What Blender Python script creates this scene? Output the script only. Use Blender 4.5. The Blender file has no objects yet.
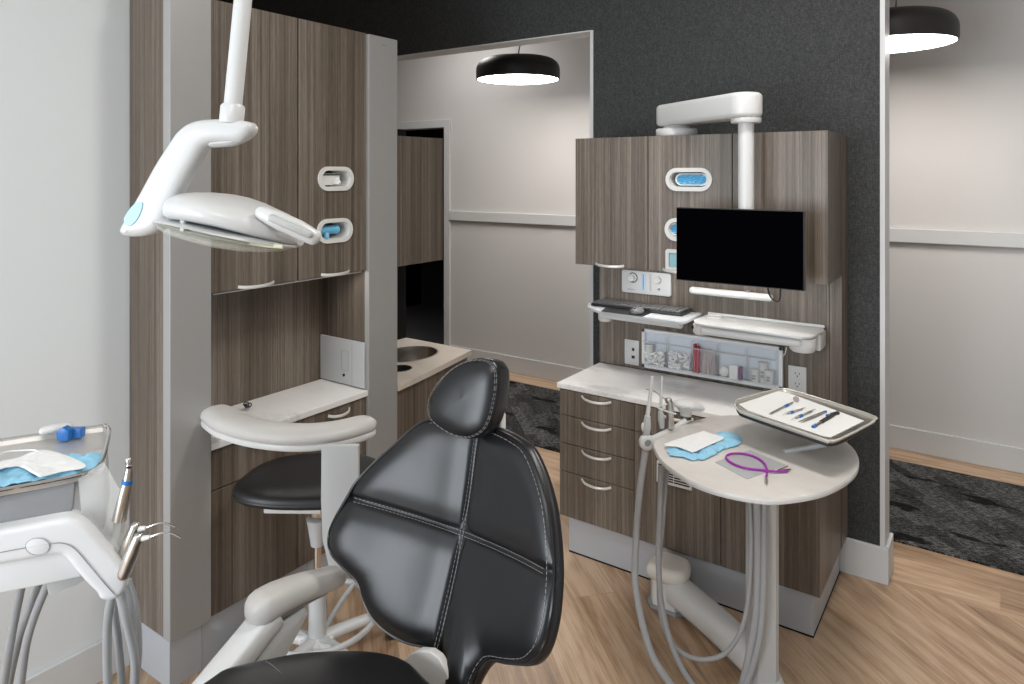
import bpy, bmesh, math, random
from mathutils import Vector, Matrix
from mathutils.geometry import tessellate_polygon
random.seed(7)
C = bpy.context.scene
col = C.collection
PI = math.pi
# ------------------------------------------------------------------ camera
FPX = 700.0; HZ = 174.0; EYE = 1.65; CX = 512.0
TH = math.atan(488 / 700.0)
FW = Vector((-math.sin(TH), math.cos(TH), 0)); RT = Vector((math.cos(TH), math.sin(TH), 0)); UP = Vector((0, 0, 1))
cam = bpy.data.objects.new('camera', bpy.data.cameras.new('camera')); col.objects.link(cam)
cam.location = (0, 0, EYE); cam.rotation_euler = (PI / 2, 0, TH)
cam.data.sensor_width = 36; cam.data.lens = 36 * FPX / 1024
cam.data.shift_y = -(342 - HZ) / 1024; cam.data.clip_start = .02
C.camera = cam
# ------------------------------------------------------------------ world, exposure
w = bpy.data.worlds.new('world'); C.world = w; w.use_nodes = True
bg = w.node_tree.nodes['Background']; bg.inputs[0].default_value = (.80, .90, 1.0, 1); bg.inputs[1].default_value = .62
C.view_settings.view_transform = 'Standard'; C.view_settings.look = 'None'
C.view_settings.gamma = 1; C.view_settings.use_curve_mapping = False
C.view_settings.exposure = 0.0
# ------------------------------------------------------------------ lights (ceiling troffers, window side)
def area(name, loc, rot, sx, sy, power, colr=(1, 1, 1)):
    l = bpy.data.lights.new(name, 'AREA'); l.shape = 'RECTANGLE'; l.size = sx; l.size_y = sy
    l.energy = power; l.color = colr
    o = bpy.data.objects.new(name, l); col.objects.link(o); o.location = loc; o.rotation_euler = rot
    return o
area('ceiling_light_over_chair', (-.1, -.2, 3.0), (0, 0, 0), .6, 1.2, 22, (1, .98, .95))
area('ceiling_light_over_counter', (-.35, 1.85, 3.0), (0, 0, 0), 0.6, .3, 28, (1, .97, .93))
area('window_light', (-1.55, -2.5, 1.25), (math.radians(90), 0, 0), 1.7, 1.9, 112, (.88, .94, 1))
area('hall_ceiling_light', (-3.6, 4.0, 3.0), (0, 0, 0), .6, .6, 15, (1, .98, .96))

# ------------------------------------------------------------------ geometry helpers
def ray(x, y):
    return FW + RT * ((x - CX) / FPX) + UP * (-(y - HZ) / FPX)
CAM = Vector((0, 0, EYE))
def pz(x, y, z):
    r = ray(x, y); return CAM + r * ((z - EYE) / r.z)
def pY(x, y, Y):
    r = ray(x, y); return CAM + r * (Y / r.y)
def pX(x, y, X):
    r = ray(x, y); return CAM + r * (X / r.x)
def pd(x, y, d): return CAM + ray(x, y) * d

def nb(): return bmesh.new()
def box(bm, x0, x1, y0, y1, z0, z1, bev=0, seg=2):
    vs = [bm.verts.new((x, y, z)) for x in (x0, x1) for y in (y0, y1) for z in (z0, z1)]
    fs = [bm.faces.new([vs[i] for i in q]) for q in ((0, 1, 3, 2), (4, 6, 7, 5), (0, 4, 5, 1), (2, 3, 7, 6), (0, 2, 6, 4), (1, 5, 7, 3))]
    if bev:
        es = list({e for f in fs for e in f.edges})
        bmesh.ops.bevel(bm, geom=es, offset=bev, segments=seg, profile=.5, affect='EDGES')
    return bm
def prism(bm, pts, ext, bev=0, seg=3):
    """closed planar outline pts (Vectors), extruded by vector ext; bev rounds the two rims by inset rings"""
    P = [Vector(p) for p in pts]; ext = Vector(ext); n = len(P); h = ext.length; ax = ext.normalized()
    if not bev:
        rows = [P, [p + ext for p in P]]
    else:
        nr = Vector()
        for i in range(n): nr += (P[i] - P[0]).cross(P[(i + 1) % n] - P[0])
        sg = 1 if nr.dot(ax) > 0 else -1
        inw = []
        for i in range(n):
            a = (P[i] - P[i - 1]); b = (P[(i + 1) % n] - P[i])
            a = a.normalized() if a.length > 1e-7 else b.normalized(); b = b.normalized() if b.length > 1e-7 else a
            na, nb_ = ax.cross(a) * sg, ax.cross(b) * sg
            m_ = (na + nb_); m_ = m_.normalized() if m_.length > 1e-3 else na
            inw.append(m_ * min(1.5, 1 / max(.3, m_.dot(na))))
        bev = min(bev, h * .49); rows = []
        for k in range(seg + 1):
            a = PI / 2 * k / seg; rows.append([p + w_ * (bev * (1 - math.sin(a))) + ax * (bev * (1 - math.cos(a))) for p, w_ in zip(P, inw)])
        for k in range(seg, -1, -1):
            a = PI / 2 * k / seg; rows.append([p + w_ * (bev * (1 - math.sin(a))) + ax * (h - bev * (1 - math.cos(a))) for p, w_ in zip(P, inw)])
    V = [[bm.verts.new(p) for p in r] for r in rows]
    for A, B in zip(V, V[1:]):
        for i in range(n): bm.faces.new((A[i], A[(i + 1) % n], B[(i + 1) % n], B[i]))
    if n < 9: bm.faces.new(V[0][::-1]); bm.faces.new(V[-1])
    else:
        for a, b, c in tessellate_polygon([[v.co for v in V[0]]]): bm.faces.new((V[0][a], V[0][b], V[0][c])); bm.faces.new((V[-1][c], V[-1][b], V[-1][a]))
    return bm
def catmull(P, n=8, closed=False):
    P = [Vector(p) for p in P]; m = len(P); out = []
    rng = range(m) if closed else range(m - 1)
    for i in rng:
        if closed: a, b, c, d = P[(i - 1) % m], P[i], P[(i + 1) % m], P[(i + 2) % m]
        else: a, b, c, d = P[max(i - 1, 0)], P[i], P[i + 1], P[min(i + 2, m - 1)]
        for k in range(n):
            t = k / n
            out.append(.5 * ((2 * b) + (c - a) * t + (2 * a - 5 * b + 4 * c - d) * t * t + (-a + 3 * b - 3 * c + d) * t ** 3))
    if not closed: out.append(P[-1])
    return out
def tube(bm, P, r, seg=10, smooth=6, closed=False, up=(0, 0, 1), rv=None, exp=2.0, cap=True):
    """sweep; r and rv are a radius or a list of radii at the control points; rv is along 'up'"""
    n0 = len(P)
    rl = list(r) if isinstance(r, (list, tuple)) else [r] * n0
    vl = rl if rv is None else (list(rv) if isinstance(rv, (list, tuple)) else [rv] * n0)
    if smooth > 1:
        Q = catmull(P, smooth, closed)
        def interp(L):
            R_ = []
            for i in range(len(Q)):
                k, f = divmod(i, smooth); R_.append(L[k % n0] * (1 - f / smooth) + L[(k + 1) % n0] * f / smooth if (closed or k < n0 - 1) else L[-1])
            return R_
        rl = interp(rl); vl = interp(vl)
    else: Q = [Vector(p) for p in P]
    m = len(Q); rings = []
    upv = Vector(up)
    for i in range(m):
        if closed: t = Q[(i + 1) % m] - Q[i - 1]
        else: t = Q[min(i + 1, m - 1)] - Q[max(i - 1, 0)]
        t.normalize(); s = t.cross(upv)
        if s.length < 1e-3: s = t.cross(Vector((1, .3, 0)))
        s.normalize(); u = s.cross(t)
        rg = []
        for k in range(seg):
            a = 2 * PI * k / seg; ca, sa = math.cos(a), math.sin(a)
            ca = math.copysign(abs(ca) ** (2 / exp), ca); sa = math.copysign(abs(sa) ** (2 / exp), sa)
            rg.append(bm.verts.new(Q[i] + s * (ca * rl[i]) + u * (sa * vl[i])))
        rings.append(rg)
    for i in range(m if closed else m - 1):
        A, B = rings[i], rings[(i + 1) % m]
        for k in range(seg): bm.faces.new((A[k], A[(k + 1) % seg], B[(k + 1) % seg], B[k]))
    if cap and not closed:
        bm.faces.new(rings[0][::-1]); bm.faces.new(rings[-1])
    return bm
def capsule(bm, P, r, seg=16, smooth=6, up=(0, 0, 1), rv=None, exp=2.0, ne=4):
    """tube with rounded ends"""
    P = [Vector(p) for p in P]; n = len(P)
    rl = list(r) if isinstance(r, (list, tuple)) else [r] * n
    vl = rl if rv is None else (list(rv) if isinstance(rv, (list, tuple)) else [rv] * n)
    Q = catmull(P, smooth)
    def interp(L): return [L[min(i // smooth, n - 1)] * (1 - (i % smooth) / smooth) + L[min(i // smooth + 1, n - 1)] * (i % smooth) / smooth for i in range(len(Q))]
    R1, R2 = interp(rl), interp(vl)
    t0 = (Q[0] - Q[1]).normalized(); t1 = (Q[-1] - Q[-2]).normalized()
    a = [(Q[0] + t0 * (R1[0] * math.sin(PI / 2 * k / ne)), math.cos(PI / 2 * k / ne)) for k in range(ne, 0, -1)]
    b = [(Q[-1] + t1 * (R1[-1] * math.sin(PI / 2 * k / ne)), math.cos(PI / 2 * k / ne)) for k in range(1, ne + 1)]
    PP = [p for p, _ in a] + Q + [p for p, _ in b]
    RR = [max(R1[0] * c, 2e-4) for _, c in a] + R1 + [max(R1[-1] * c, 2e-4) for _, c in b]
    VV = [max(R2[0] * c, 2e-4) for _, c in a] + R2 + [max(R2[-1] * c, 2e-4) for _, c in b]
    return tube(bm, PP, RR, seg, 1, False, up, VV, exp)
def lathe(bm, prof, c=(0, 0, 0), axis=(0, 0, 1), seg=32):
    c = Vector(c); ax = Vector(axis).normalized()
    q = Vector((0, 0, 1)).rotation_difference(ax)
    rings = []
    for r, z in prof:
        if r < 1e-5: rings.append([bm.verts.new(c + q @ Vector((0, 0, z)))])
        else: rings.append([bm.verts.new(c + q @ Vector((r * math.cos(2 * PI * k / seg), r * math.sin(2 * PI * k / seg), z))) for k in range(seg)])
    for A, B in zip(rings, rings[1:]):
        for k in range(seg):
            k2 = (k + 1) % seg
            if len(A) == 1 and len(B) == 1: break
            if len(A) == 1: bm.faces.new((A[0], B[k2], B[k]))
            elif len(B) == 1: bm.faces.new((A[k], A[k2], B[0]))
            else: bm.faces.new((A[k], A[k2], B[k2], B[k]))
    if len(rings[0]) > 1: bm.faces.new(rings[0][::-1])
    if len(rings[-1]) > 1: bm.faces.new(rings[-1])
    return bm
def ball(bm, c, rx, ry=None, rz=None, seg=12):
    ry = ry or rx; rz = rz or rx
    bmesh.ops.create_uvsphere(bm, u_segments=seg, v_segments=max(6, seg // 2), radius=1, matrix=Matrix.Translation(Vector(c)) @ Matrix.Diagonal((rx, ry, rz, 1)))
    return bm
def thicken(bm, vec):
    """give an open sheet a thickness along vec"""
    vec = Vector(vec); vs = list(bm.verts); fs = list(bm.faces)
    be = [e for e in bm.edges if len(e.link_faces) == 1]
    mp = {v: bm.verts.new(v.co + vec) for v in vs}
    for f in fs: bm.faces.new([mp[v] for v in f.verts][::-1])
    for e in be:
        a, b = e.verts; bm.faces.new((a, b, mp[b], mp[a]))
def obj(name, bm, m, parent=None, smooth=True, angle=40):
    bmesh.ops.recalc_face_normals(bm, faces=bm.faces)
    me = bpy.data.meshes.new(name); bm.to_mesh(me); bm.free()
    if smooth:
        me.polygons.foreach_set('use_smooth', [True] * len(me.polygons))
        try: me.set_sharp_from_angle(angle=math.radians(angle))
        except Exception: pass
    if m: me.materials.append(m)
    o = bpy.data.objects.new(name, me); col.objects.link(o)
    if parent:
        o.parent = parent
        if parent.type == 'EMPTY': o.matrix_parent_inverse = Matrix.Translation(-Vector(parent.location))
    return o
def tag(o, label, cat, group=None, kind=None):
    o['label'] = label; o['category'] = cat
    if group: o['group'] = group
    if kind: o['kind'] = kind
    return o
def thing(name, label, cat, loc, group=None):
    o = bpy.data.objects.new(name, None); col.objects.link(o); o.location = loc; o.empty_display_size = .05
    return tag(o, label, cat, group)
def struct(name, bm, m, smooth=False, parent=None):
    o = obj(name, bm, m, parent, smooth)
    if not parent: o['kind'] = 'structure'
    return o
def cut(o, cutters):
    for cb in cutters:
        bmesh.ops.recalc_face_normals(cb, faces=cb.faces)
        me = bpy.data.meshes.new('cut'); cb.to_mesh(me); cb.free()
        c = bpy.data.objects.new('cut', me); col.objects.link(c)
        md = o.modifiers.new('b', 'BOOLEAN'); md.operation = 'DIFFERENCE'; md.object = c; md.solver = 'EXACT'
        bpy.context.view_layer.update()
        nm = bpy.data.meshes.new_from_object(o.evaluated_get(bpy.context.evaluated_depsgraph_get()))
        o.modifiers.clear(); old = o.data; o.data = nm; bpy.data.meshes.remove(old)
        nm.name = o.name
        bpy.data.objects.remove(c); bpy.data.meshes.remove(me)
def stadium(w, h, n=10):
    """outline in (u,v), w long axis"""
    r = h / 2; L = w / 2 - r; out = []
    for k in range(n + 1):
        a = -PI / 2 + PI * k / n; out.append((L + r * math.cos(a), r * math.sin(a)))
    for k in range(n + 1):
        a = PI / 2 + PI * k / n; out.append((-L + r * math.cos(a), r * math.sin(a)))
    return out
def rrect(w, h, r, n=5):
    out = []
    for sx, sy, a0 in ((1, -1, -PI / 2), (1, 1, 0), (-1, 1, PI / 2), (-1, -1, PI)):
        for k in range(n + 1):
            a = a0 + PI / 2 * k / n; out.append((sx * (w / 2 - r) + r * math.cos(a), sy * (h / 2 - r) + r * math.sin(a)))
    return out
def place(pts, c, u, v): return [Vector(c) + Vector(u) * a + Vector(v) * b for a, b in pts]
def ringsolid(bm, out, inn, ext):
    """frame between two outlines of same length, extruded"""
    n = len(out); e = Vector(ext)
    A = [bm.verts.new(p) for p in out]; B = [bm.verts.new(p) for p in inn]
    A2 = [bm.verts.new(p + e) for p in out]; B2 = [bm.verts.new(p + e) for p in inn]
    for i in range(n):
        j = (i + 1) % n
        bm.faces.new((A[i], A[j], B[j], B[i])); bm.faces.new((A2[j], A2[i], B2[i], B2[j]))
        bm.faces.new((A[j], A[i], A2[i], A2[j])); bm.faces.new((B[i], B[j], B2[j], B2[i]))
    return bm

# ------------------------------------------------------------------ materials
def mat(name, c, rough=.5, metal=0, spec=.5, trans=0, emis=None, coat=0, alpha=1):
    m = bpy.data.materials.new(name); m.use_nodes = True
    b = m.node_tree.nodes['Principled BSDF']
    b.inputs['Base Color'].default_value = (*c, 1); b.inputs['Roughness'].default_value = rough
    b.inputs['Metallic'].default_value = metal; b.inputs['Specular IOR Level'].default_value = spec
    b.inputs['Transmission Weight'].default_value = trans; b.inputs['Coat Weight'].default_value = coat
    b.inputs['Alpha'].default_value = alpha
    if emis: b.inputs['Emission Color'].default_value = (*emis[0], 1); b.inputs['Emission Strength'].default_value = emis[1]
    return m
def N(m, t, **k):
    n = m.node_tree.nodes.new(t)
    for a, b in k.items(): setattr(n, a, b)
    return n
def L(m, a, b): m.node_tree.links.new(a, b)
def coords(m, scale, rot=(0, 0, 0), out='Object'):
    tc = N(m, 'ShaderNodeTexCoord'); mp = N(m, 'ShaderNodeMapping')
    mp.inputs['Scale'].default_value = scale; mp.inputs['Rotation'].default_value = rot
    L(m, tc.outputs[out], mp.inputs[0]); return mp.outputs[0]
def noise(m, vec, scale, detail=4, rough=.55):
    n = N(m, 'ShaderNodeTexNoise'); n.inputs['Scale'].default_value = scale; n.inputs['Detail'].default_value = detail
    n.inputs['Roughness'].default_value = rough; L(m, vec, n.inputs['Vector']); return n.outputs['Fac']
def ramp(m, fac, stops):
    r = N(m, 'ShaderNodeValToRGB'); e = r.color_ramp.elements
    while len(e) < len(stops): e.new(.5)
    for k, (p, c) in enumerate(stops): e[k].position = p; e[k].color = (*c, 1)
    L(m, fac, r.inputs[0]); return r.outputs[0]
def mathn(m, op, a, b=None):
    n = N(m, 'ShaderNodeMath', operation=op)
    for i, v in enumerate((a, b)):
        if v is None: continue
        if hasattr(v, 'links'): L(m, v, n.inputs[i])
        else: n.inputs[i].default_value = v
    return n.outputs[0]
def mixc(m, f, a, b, mode='MIX'):
    n = N(m, 'ShaderNodeMix', data_type='RGBA', blend_type=mode)
    for v, s in ((f, n.inputs[0]), (a, n.inputs[6]), (b, n.inputs[7])):
        if hasattr(v, 'links'): L(m, v, s)
        elif isinstance(v, (int, float)): s.default_value = v
        else: s.default_value = (*v, 1)
    return n.outputs[2]
def bsdf(m): return m.node_tree.nodes['Principled BSDF']
def bump(m, h, s, d=.01):
    b = N(m, 'ShaderNodeBump'); b.inputs['Strength'].default_value = s; b.inputs['Distance'].default_value = d
    L(m, h, b.inputs['Height']); L(m, b.outputs[0], bsdf(m).inputs['Normal'])
def wood(name, dark, mid, light, rough=.42):
    m = mat(name, mid, rough)
    n0 = noise(m, coords(m, (9, 9, .3)), 1.0, 2, .5)
    n1 = noise(m, coords(m, (60, 60, .5)), 1.0, 3, .6)
    n2 = noise(m, coords(m, (260, 260, 1.6)), 1.0, 3, .7)
    n3 = noise(m, coords(m, (420, 420, 20)), 1.0, 2, .6)
    s = mathn(m, 'ADD', mathn(m, 'ADD', mathn(m, 'MULTIPLY', n0, .26), mathn(m, 'MULTIPLY', n1, .34)), mathn(m, 'ADD', mathn(m, 'MULTIPLY', n2, .26), mathn(m, 'MULTIPLY', n3, .14)))
    c = ramp(m, s, [(.38, dark), (.5, mid), (.62, light)])
    L(m, c, bsdf(m).inputs['Base Color']); bump(m, n2, .08, .002); return m
M = {}
M['wood'] = wood('grey_brown_laminate', (.060, .045, .032), (.138, .109, .084), (.27, .23, .19))
M['white'] = mat('white_plastic', (.64, .64, .63), .34)
M['white_lamp'] = mat('white_lamp_plastic', (.56, .565, .56), .32)
M['white_unit'] = mat('white_unit_plastic', (.74, .75, .76), .34)
M['white_matte'] = mat('white_matte_plastic', (.72, .71, .68), .5)
M['grey_plastic'] = mat('light_grey_plastic', (.50, .51, .51), .4)
M['mid_grey'] = mat('mid_grey_plastic', (.28, .29, .30), .45)
M['hose'] = mat('grey_hose_rubber', (.36, .37, .38), .42)
M['silver'] = mat('silver_laminate', (.37, .365, .355), .42, .25)
M['kick'] = mat('brushed_grey_toe_kick', (.46, .48, .51), .38, .2)
M['chrome'] = mat('chrome', (.75, .74, .72), .12, 1)
M['tray_steel'] = mat('pale_tray_steel', (.72, .69, .63), .38, .65)
M['steel'] = mat('satin_steel', (.60, .58, .55), .28, 1)
M['sink_steel'] = mat('bronze_toned_steel_sink', (.42, .37, .33), .3, 1)
M['handle'] = mat('satin_nickel_handle', (.80, .78, .75), .28, .35)
M['black_plastic'] = mat('black_plastic', (.018, .018, .02), .4)
M['shelf'] = mat('pale_grey_shelf', (.62, .64, .66), .3)
M['black_gap'] = mat('black_gap', (.01, .01, .01), .8, spec=.1)
M['screen'] = mat('black_screen', (.001, .001, .0015), .45, spec=.0)
M['wall'] = mat('painted_wall', (.71, .74, .75), .7)
M['wall_hall'] = mat('painted_hall_wall', (.62, .60, .585), .7)
M['trim'] = mat('painted_trim', (.60, .60, .60), .45)
M['ceil'] = mat('ceiling_paint', (.75, .75, .74), .9)
M['dark_room'] = mat('unlit_room_shade', (.09, .085, .09), .8)  # darkness of the unlit room put into its wall colour
M['blue_patch'] = mat('pale_blue_cover_button', (.33, .62, .78), .35)
M['blue'] = mat('blue_plastic', (.02, .15, .45), .35)
M['glove'] = mat('blue_nitrile', (.16, .50, .76), .45)
M['glove_light'] = mat('light_blue_nitrile', (.30, .62, .82), .45)
M['paper'] = mat('white_paper', (.82, .82, .80), .8)
M['mask'] = mat('white_mask_fabric', (.84, .84, .83), .85)
M['purple'] = mat('purple_plastic_cord', (.34, .02, .36), .3)
M['red'] = mat('red_package', (.48, .03, .06), .45)
M['lamp_black'] = mat('black_metal_shade', (.018, .015, .014), .45)
M['diffuser'] = mat('pendant_diffuser', (.9, .9, .88), .5, emis=((1, .97, .93), 14))
M['film'] = mat('clear_barrier_film', (.80, .81, .80), .25, alpha=.30)
M['glass'] = mat('clear_acrylic', (.93, .96, 1.0), .05, trans=.0, alpha=.05)
M['lens'] = mat('clear_lamp_lens', (.80, .82, .74), .05, alpha=.30)
M['bin_blue'] = mat('bluish_bin_interior', (.76, .82, .90), .4)
M['pouch'] = mat('grey_sterile_pouch', (.42, .42, .43), .4)
M['stitch'] = mat('pale_thread', (.30, .30, .30), .6)
M['warm_cap'] = mat('cream_plastic', (.72, .68, .62), .4)
M['arm_vinyl'] = mat('light_grey_vinyl', (.55, .53, .505), .42)
M['handle_grip'] = mat('grey_grip', (.40, .41, .40), .5)
# black leather
m = M['leather'] = mat('black_leather', (.0095, .0095, .0105), .30, spec=.42)
vz = coords(m, (1, 1, 1)); n = N(m, 'ShaderNodeTexVoronoi'); n.inputs['Scale'].default_value = 420; L(m, vz, n.inputs[0])
nn = noise(m, vz, 9, 3)
h = mathn(m, 'ADD', mathn(m, 'MULTIPLY', n.outputs['Distance'], .12), mathn(m, 'MULTIPLY', nn, .8)); bump(m, h, .22, .004)
m = M['vinyl'] = mat('dark_grey_vinyl', (.012, .0115, .012), .38, spec=.4)
# white marble laminate
def marble(name, base, vein, sc=2.2):
    m = mat(name, base, .3)
    v = coords(m, (1, 1.8, 1), (0, 0, .5)); n1 = noise(m, v, sc, 6, .6); n2 = noise(m, v, sc * 5, 4, .6)
    c = ramp(m, mathn(m, 'ADD', mathn(m, 'MULTIPLY', n1, .8), mathn(m, 'MULTIPLY', n2, .2)), [(.34, vein), (.47, base), (.7, tuple(min(1, x * 1.06) for x in base))])
    L(m, c, bsdf(m).inputs['Base Color']); return m
M['marble'] = marble('white_marble_laminate', (.84, .82, .80), (.56, .55, .55), 3)
M['marble_warm'] = marble('cream_marble_laminate', (.66, .59, .51), (.56, .50, .43), 3)
M['tabletop'] = marble('cream_speckled_laminate', (.62, .585, .545), (.57, .54, .51), 9)
# brushed steel kick
# woven wallcovering
m = M['wallcover'] = mat('charcoal_woven_wallcovering', (.05, .052, .052), .8)
a = noise(m, coords(m, (420, 420, 70)), 1, 2, .6); b = noise(m, coords(m, (70, 70, 420)), 1, 2, .6)
s = mathn(m, 'MULTIPLY', mathn(m, 'ADD', a, b), .5)
L(m, ramp(m, s, [(.36, (.014, .015, .015)), (.5, (.033, .035, .035)), (.64, (.066, .069, .069))]), bsdf(m).inputs['Base Color']); bump(m, s, .2, .002)
# carpet
m = M['carpet'] = mat('charcoal_carpet', (.05, .05, .05), .95, spec=.1)
vc = coords(m, (1, 1, 1)); vr = coords(m, (1, 1, 1), (0, 0, math.radians(45)))
br = N(m, 'ShaderNodeTexBrick'); L(m, vr, br.inputs[0]); br.inputs['Scale'].default_value = 5.0
br.inputs['Color1'].default_value = (.30, .30, .30, 1); br.inputs['Color2'].default_value = (.95, .95, .95, 1); br.inputs['Mortar'].default_value = (.5, .5, .5, 1)
br.inputs['Mortar Size'].default_value = .0; br.inputs['Brick Width'].default_value = .9; br.inputs['Row Height'].default_value = .33
fine = noise(m, coords(m, (38, 170, 1), (0, 0, math.radians(12))), 1, 3, .7); fine2 = noise(m, coords(m, (260, 260, 1)), 1, 2, .7); big = noise(m, coords(m, (2.2, 6.5, 1), (0, 0, math.radians(35))), 1.3, 2)
fc = ramp(m, mathn(m, 'ADD', mathn(m, 'MULTIPLY', fine, .6), mathn(m, 'MULTIPLY', fine2, .4)), [(.43, (.006, .006, .006)), (.50, (.07, .07, .069)), (.58, (.24, .24, .235))])
bk = ramp(m, big, [(.37, (.08, .08, .08)), (.41, (1, 1, 1))])
L(m, mixc(m, .95, fc, mixc(m, 1, br.outputs[0], bk, 'MULTIPLY'), 'MULTIPLY'), bsdf(m).inputs['Base Color']); bump(m, fine2, .6, .004)
# plank floor: diagonal in the room, along the hall beyond the wall line
m = M['floor'] = mat('oak_plank_floor', (.45, .30, .19), .36)
def planks(m, vec, w, l):
    b = N(m, 'ShaderNodeTexBrick'); L(m, vec, b.inputs[0]); b.inputs['Scale'].default_value = 1
    b.inputs['Brick Width'].default_value = l; b.inputs['Row Height'].default_value = w; b.inputs['Mortar Size'].default_value = .0012
    b.inputs['Color1'].default_value = (0, 0, 0, 1); b.inputs['Color2'].default_value = (1, 1, 1, 1); b.inputs['Mortar'].default_value = (.35, .35, .35, 1)
    b.offset = .37; b.inputs['Bias'].default_value = 0
    return b
def plankcol(m, rot):
    v = coords(m, (1, 1, 1), (0, 0, rot)); b = planks(m, v, .17, 1.3)
    sep = N(m, 'ShaderNodeMapping'); L(m, v, sep.inputs[0]); sep.inputs['Scale'].default_value = (2.4, 22, 1)
    off = N(m, 'ShaderNodeVectorMath', operation='MULTIPLY_ADD'); L(m, b.outputs[0], off.inputs[0]); off.inputs[1].default_value = (9, 7, 0); L(m, sep.outputs[0], off.inputs[2])
    g = noise(m, off.outputs[0], 1, 5, .62)
    sep2 = N(m, 'ShaderNodeMapping'); L(m, v, sep2.inputs[0]); sep2.inputs['Scale'].default_value = (5, 160, 1)
    g2 = noise(m, sep2.outputs[0], 1, 3, .6)
    s = mathn(m, 'ADD', mathn(m, 'MULTIPLY', g, .62), mathn(m, 'ADD', mathn(m, 'MULTIPLY', g2, .28), mathn(m, 'MULTIPLY', b.outputs[0], .14)))
    return ramp(m, s, [(.35, (.20, .118, .065)), (.47, (.37, .238, .142)), (.59, (.53, .37, .245)), (.75, (.62, .46, .33))]), b
c1, b1 = plankcol(m, math.radians(42)); c2, b2 = plankcol(m, 0)
tc = N(m, 'ShaderNodeTexCoord'); sx = N(m, 'ShaderNodeSeparateXYZ'); L(m, tc.outputs['Object'], sx.inputs[0])
gt = mathn(m, 'GREATER_THAN', sx.outputs['Y'], 3.2)
L(m, mixc(m, gt, c1, c2), bsdf(m).inputs['Base Color'])

# ------------------------------------------------------------------ the setting
WY = 3.175; LX = -2.41; HY_ = 4.78; CEIL = 3.05
struct('floor', box(nb(), -6, 3, -2.6, 7.2, -.05, 0), M['floor'])
struct('ceiling', box(nb(), -6, 3, -2.6, HY_ + .1, CEIL, CEIL + .05), M['ceil'])
b = nb(); box(b, -1.719, -.386, WY, WY + .13, 0, CEIL); box(b, -6, -1.719, WY, WY + .13, 2.388, CEIL)
wb = struct('wall_back', b, M['wallcover'])
b = nb(); box(b, -.398, -.380, WY - .004, WY + .134, .14, CEIL)
struct('trim_1', b, M['trim'])                                        # corner bead at the wall end
b = nb(); box(b, -6, -1.719, WY + .0, WY + .131, 2.382, 2.388); box(b, -1.724, -1.706, WY - .003, WY + .131, 0, 2.386)
struct('trim_2', b, M['trim'])                                        # lining of the opening
struct('wall_left', box(nb(), LX - .34, LX, -2.6, 1.20, 0, CEIL), M['wall'])
b = nb(); box(b, -6, -4.93, HY_, HY_ + .12, 0, CEIL); box(b, -4.93, -4.05, HY_, HY_ + .12, 2.065, CEIL); box(b, -4.05, 3, HY_, HY_ + .12, 0, CEIL)
struct('wall_far', b, M['wall_hall'])
b = nb(); box(b, -6.1, -6, .9, 6.6, 0, CEIL); box(b, -6, LX - .34, .9, 1.0, 0, CEIL); struct('wall_hall_end', b, M['wall_hall'])
struct('wall_right_blocker', box(nb(), 2.6, 2.7, -2.6, HY_, 0, CEIL), M['wall'])  # unseen wall, added to keep sky light off the left cabinets
b = nb(); box(b, -4.985, -3.99, HY_ - .018, HY_, 2.065, 2.135, .003); box(b, -4.06, -3.995, HY_ - .018, HY_, 0, 2.07, .003); box(b, -4.985, -4.92, HY_ - .018, HY_, 0, 2.07, .003)
struct('door_1', b, M['trim'])
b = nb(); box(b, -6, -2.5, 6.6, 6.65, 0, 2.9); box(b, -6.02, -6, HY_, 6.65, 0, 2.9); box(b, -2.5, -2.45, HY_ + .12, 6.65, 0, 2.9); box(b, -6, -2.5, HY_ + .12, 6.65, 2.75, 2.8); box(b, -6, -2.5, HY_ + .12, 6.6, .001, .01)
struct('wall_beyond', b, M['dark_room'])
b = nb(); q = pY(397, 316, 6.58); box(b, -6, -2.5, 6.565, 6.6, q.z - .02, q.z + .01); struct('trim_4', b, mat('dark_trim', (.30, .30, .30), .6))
b = nb(); box(b, -3.99, 3, HY_ - .03, HY_, 1.243, 1.325, .003); struct('trim_3', b, M['trim'])    # chair rail
b = nb(); box(b, -3.99, 3, HY_ - .014, HY_, 0, .137, .003); struct('baseboard_far', b, M['trim'])
b = nb(); box(b, LX, LX + .014, -2.6, 1.195, 0, .13, .003); struct('baseboard_left', b, M['trim'])
b = nb(); box(b, -.546, -.366, WY - .014, WY, 0, .146, .003); box(b, -.380, -.366, WY - .012, WY + .144, 0, .146, .003); struct('baseboard_back', b, M['trim'])
tag(obj('carpet', box(nb(), -6, 3, 3.56, 4.558, 0, .008), M['carpet'], smooth=False), 'charcoal patterned carpet strip laid along the hallway floor', 'carpet')

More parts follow.
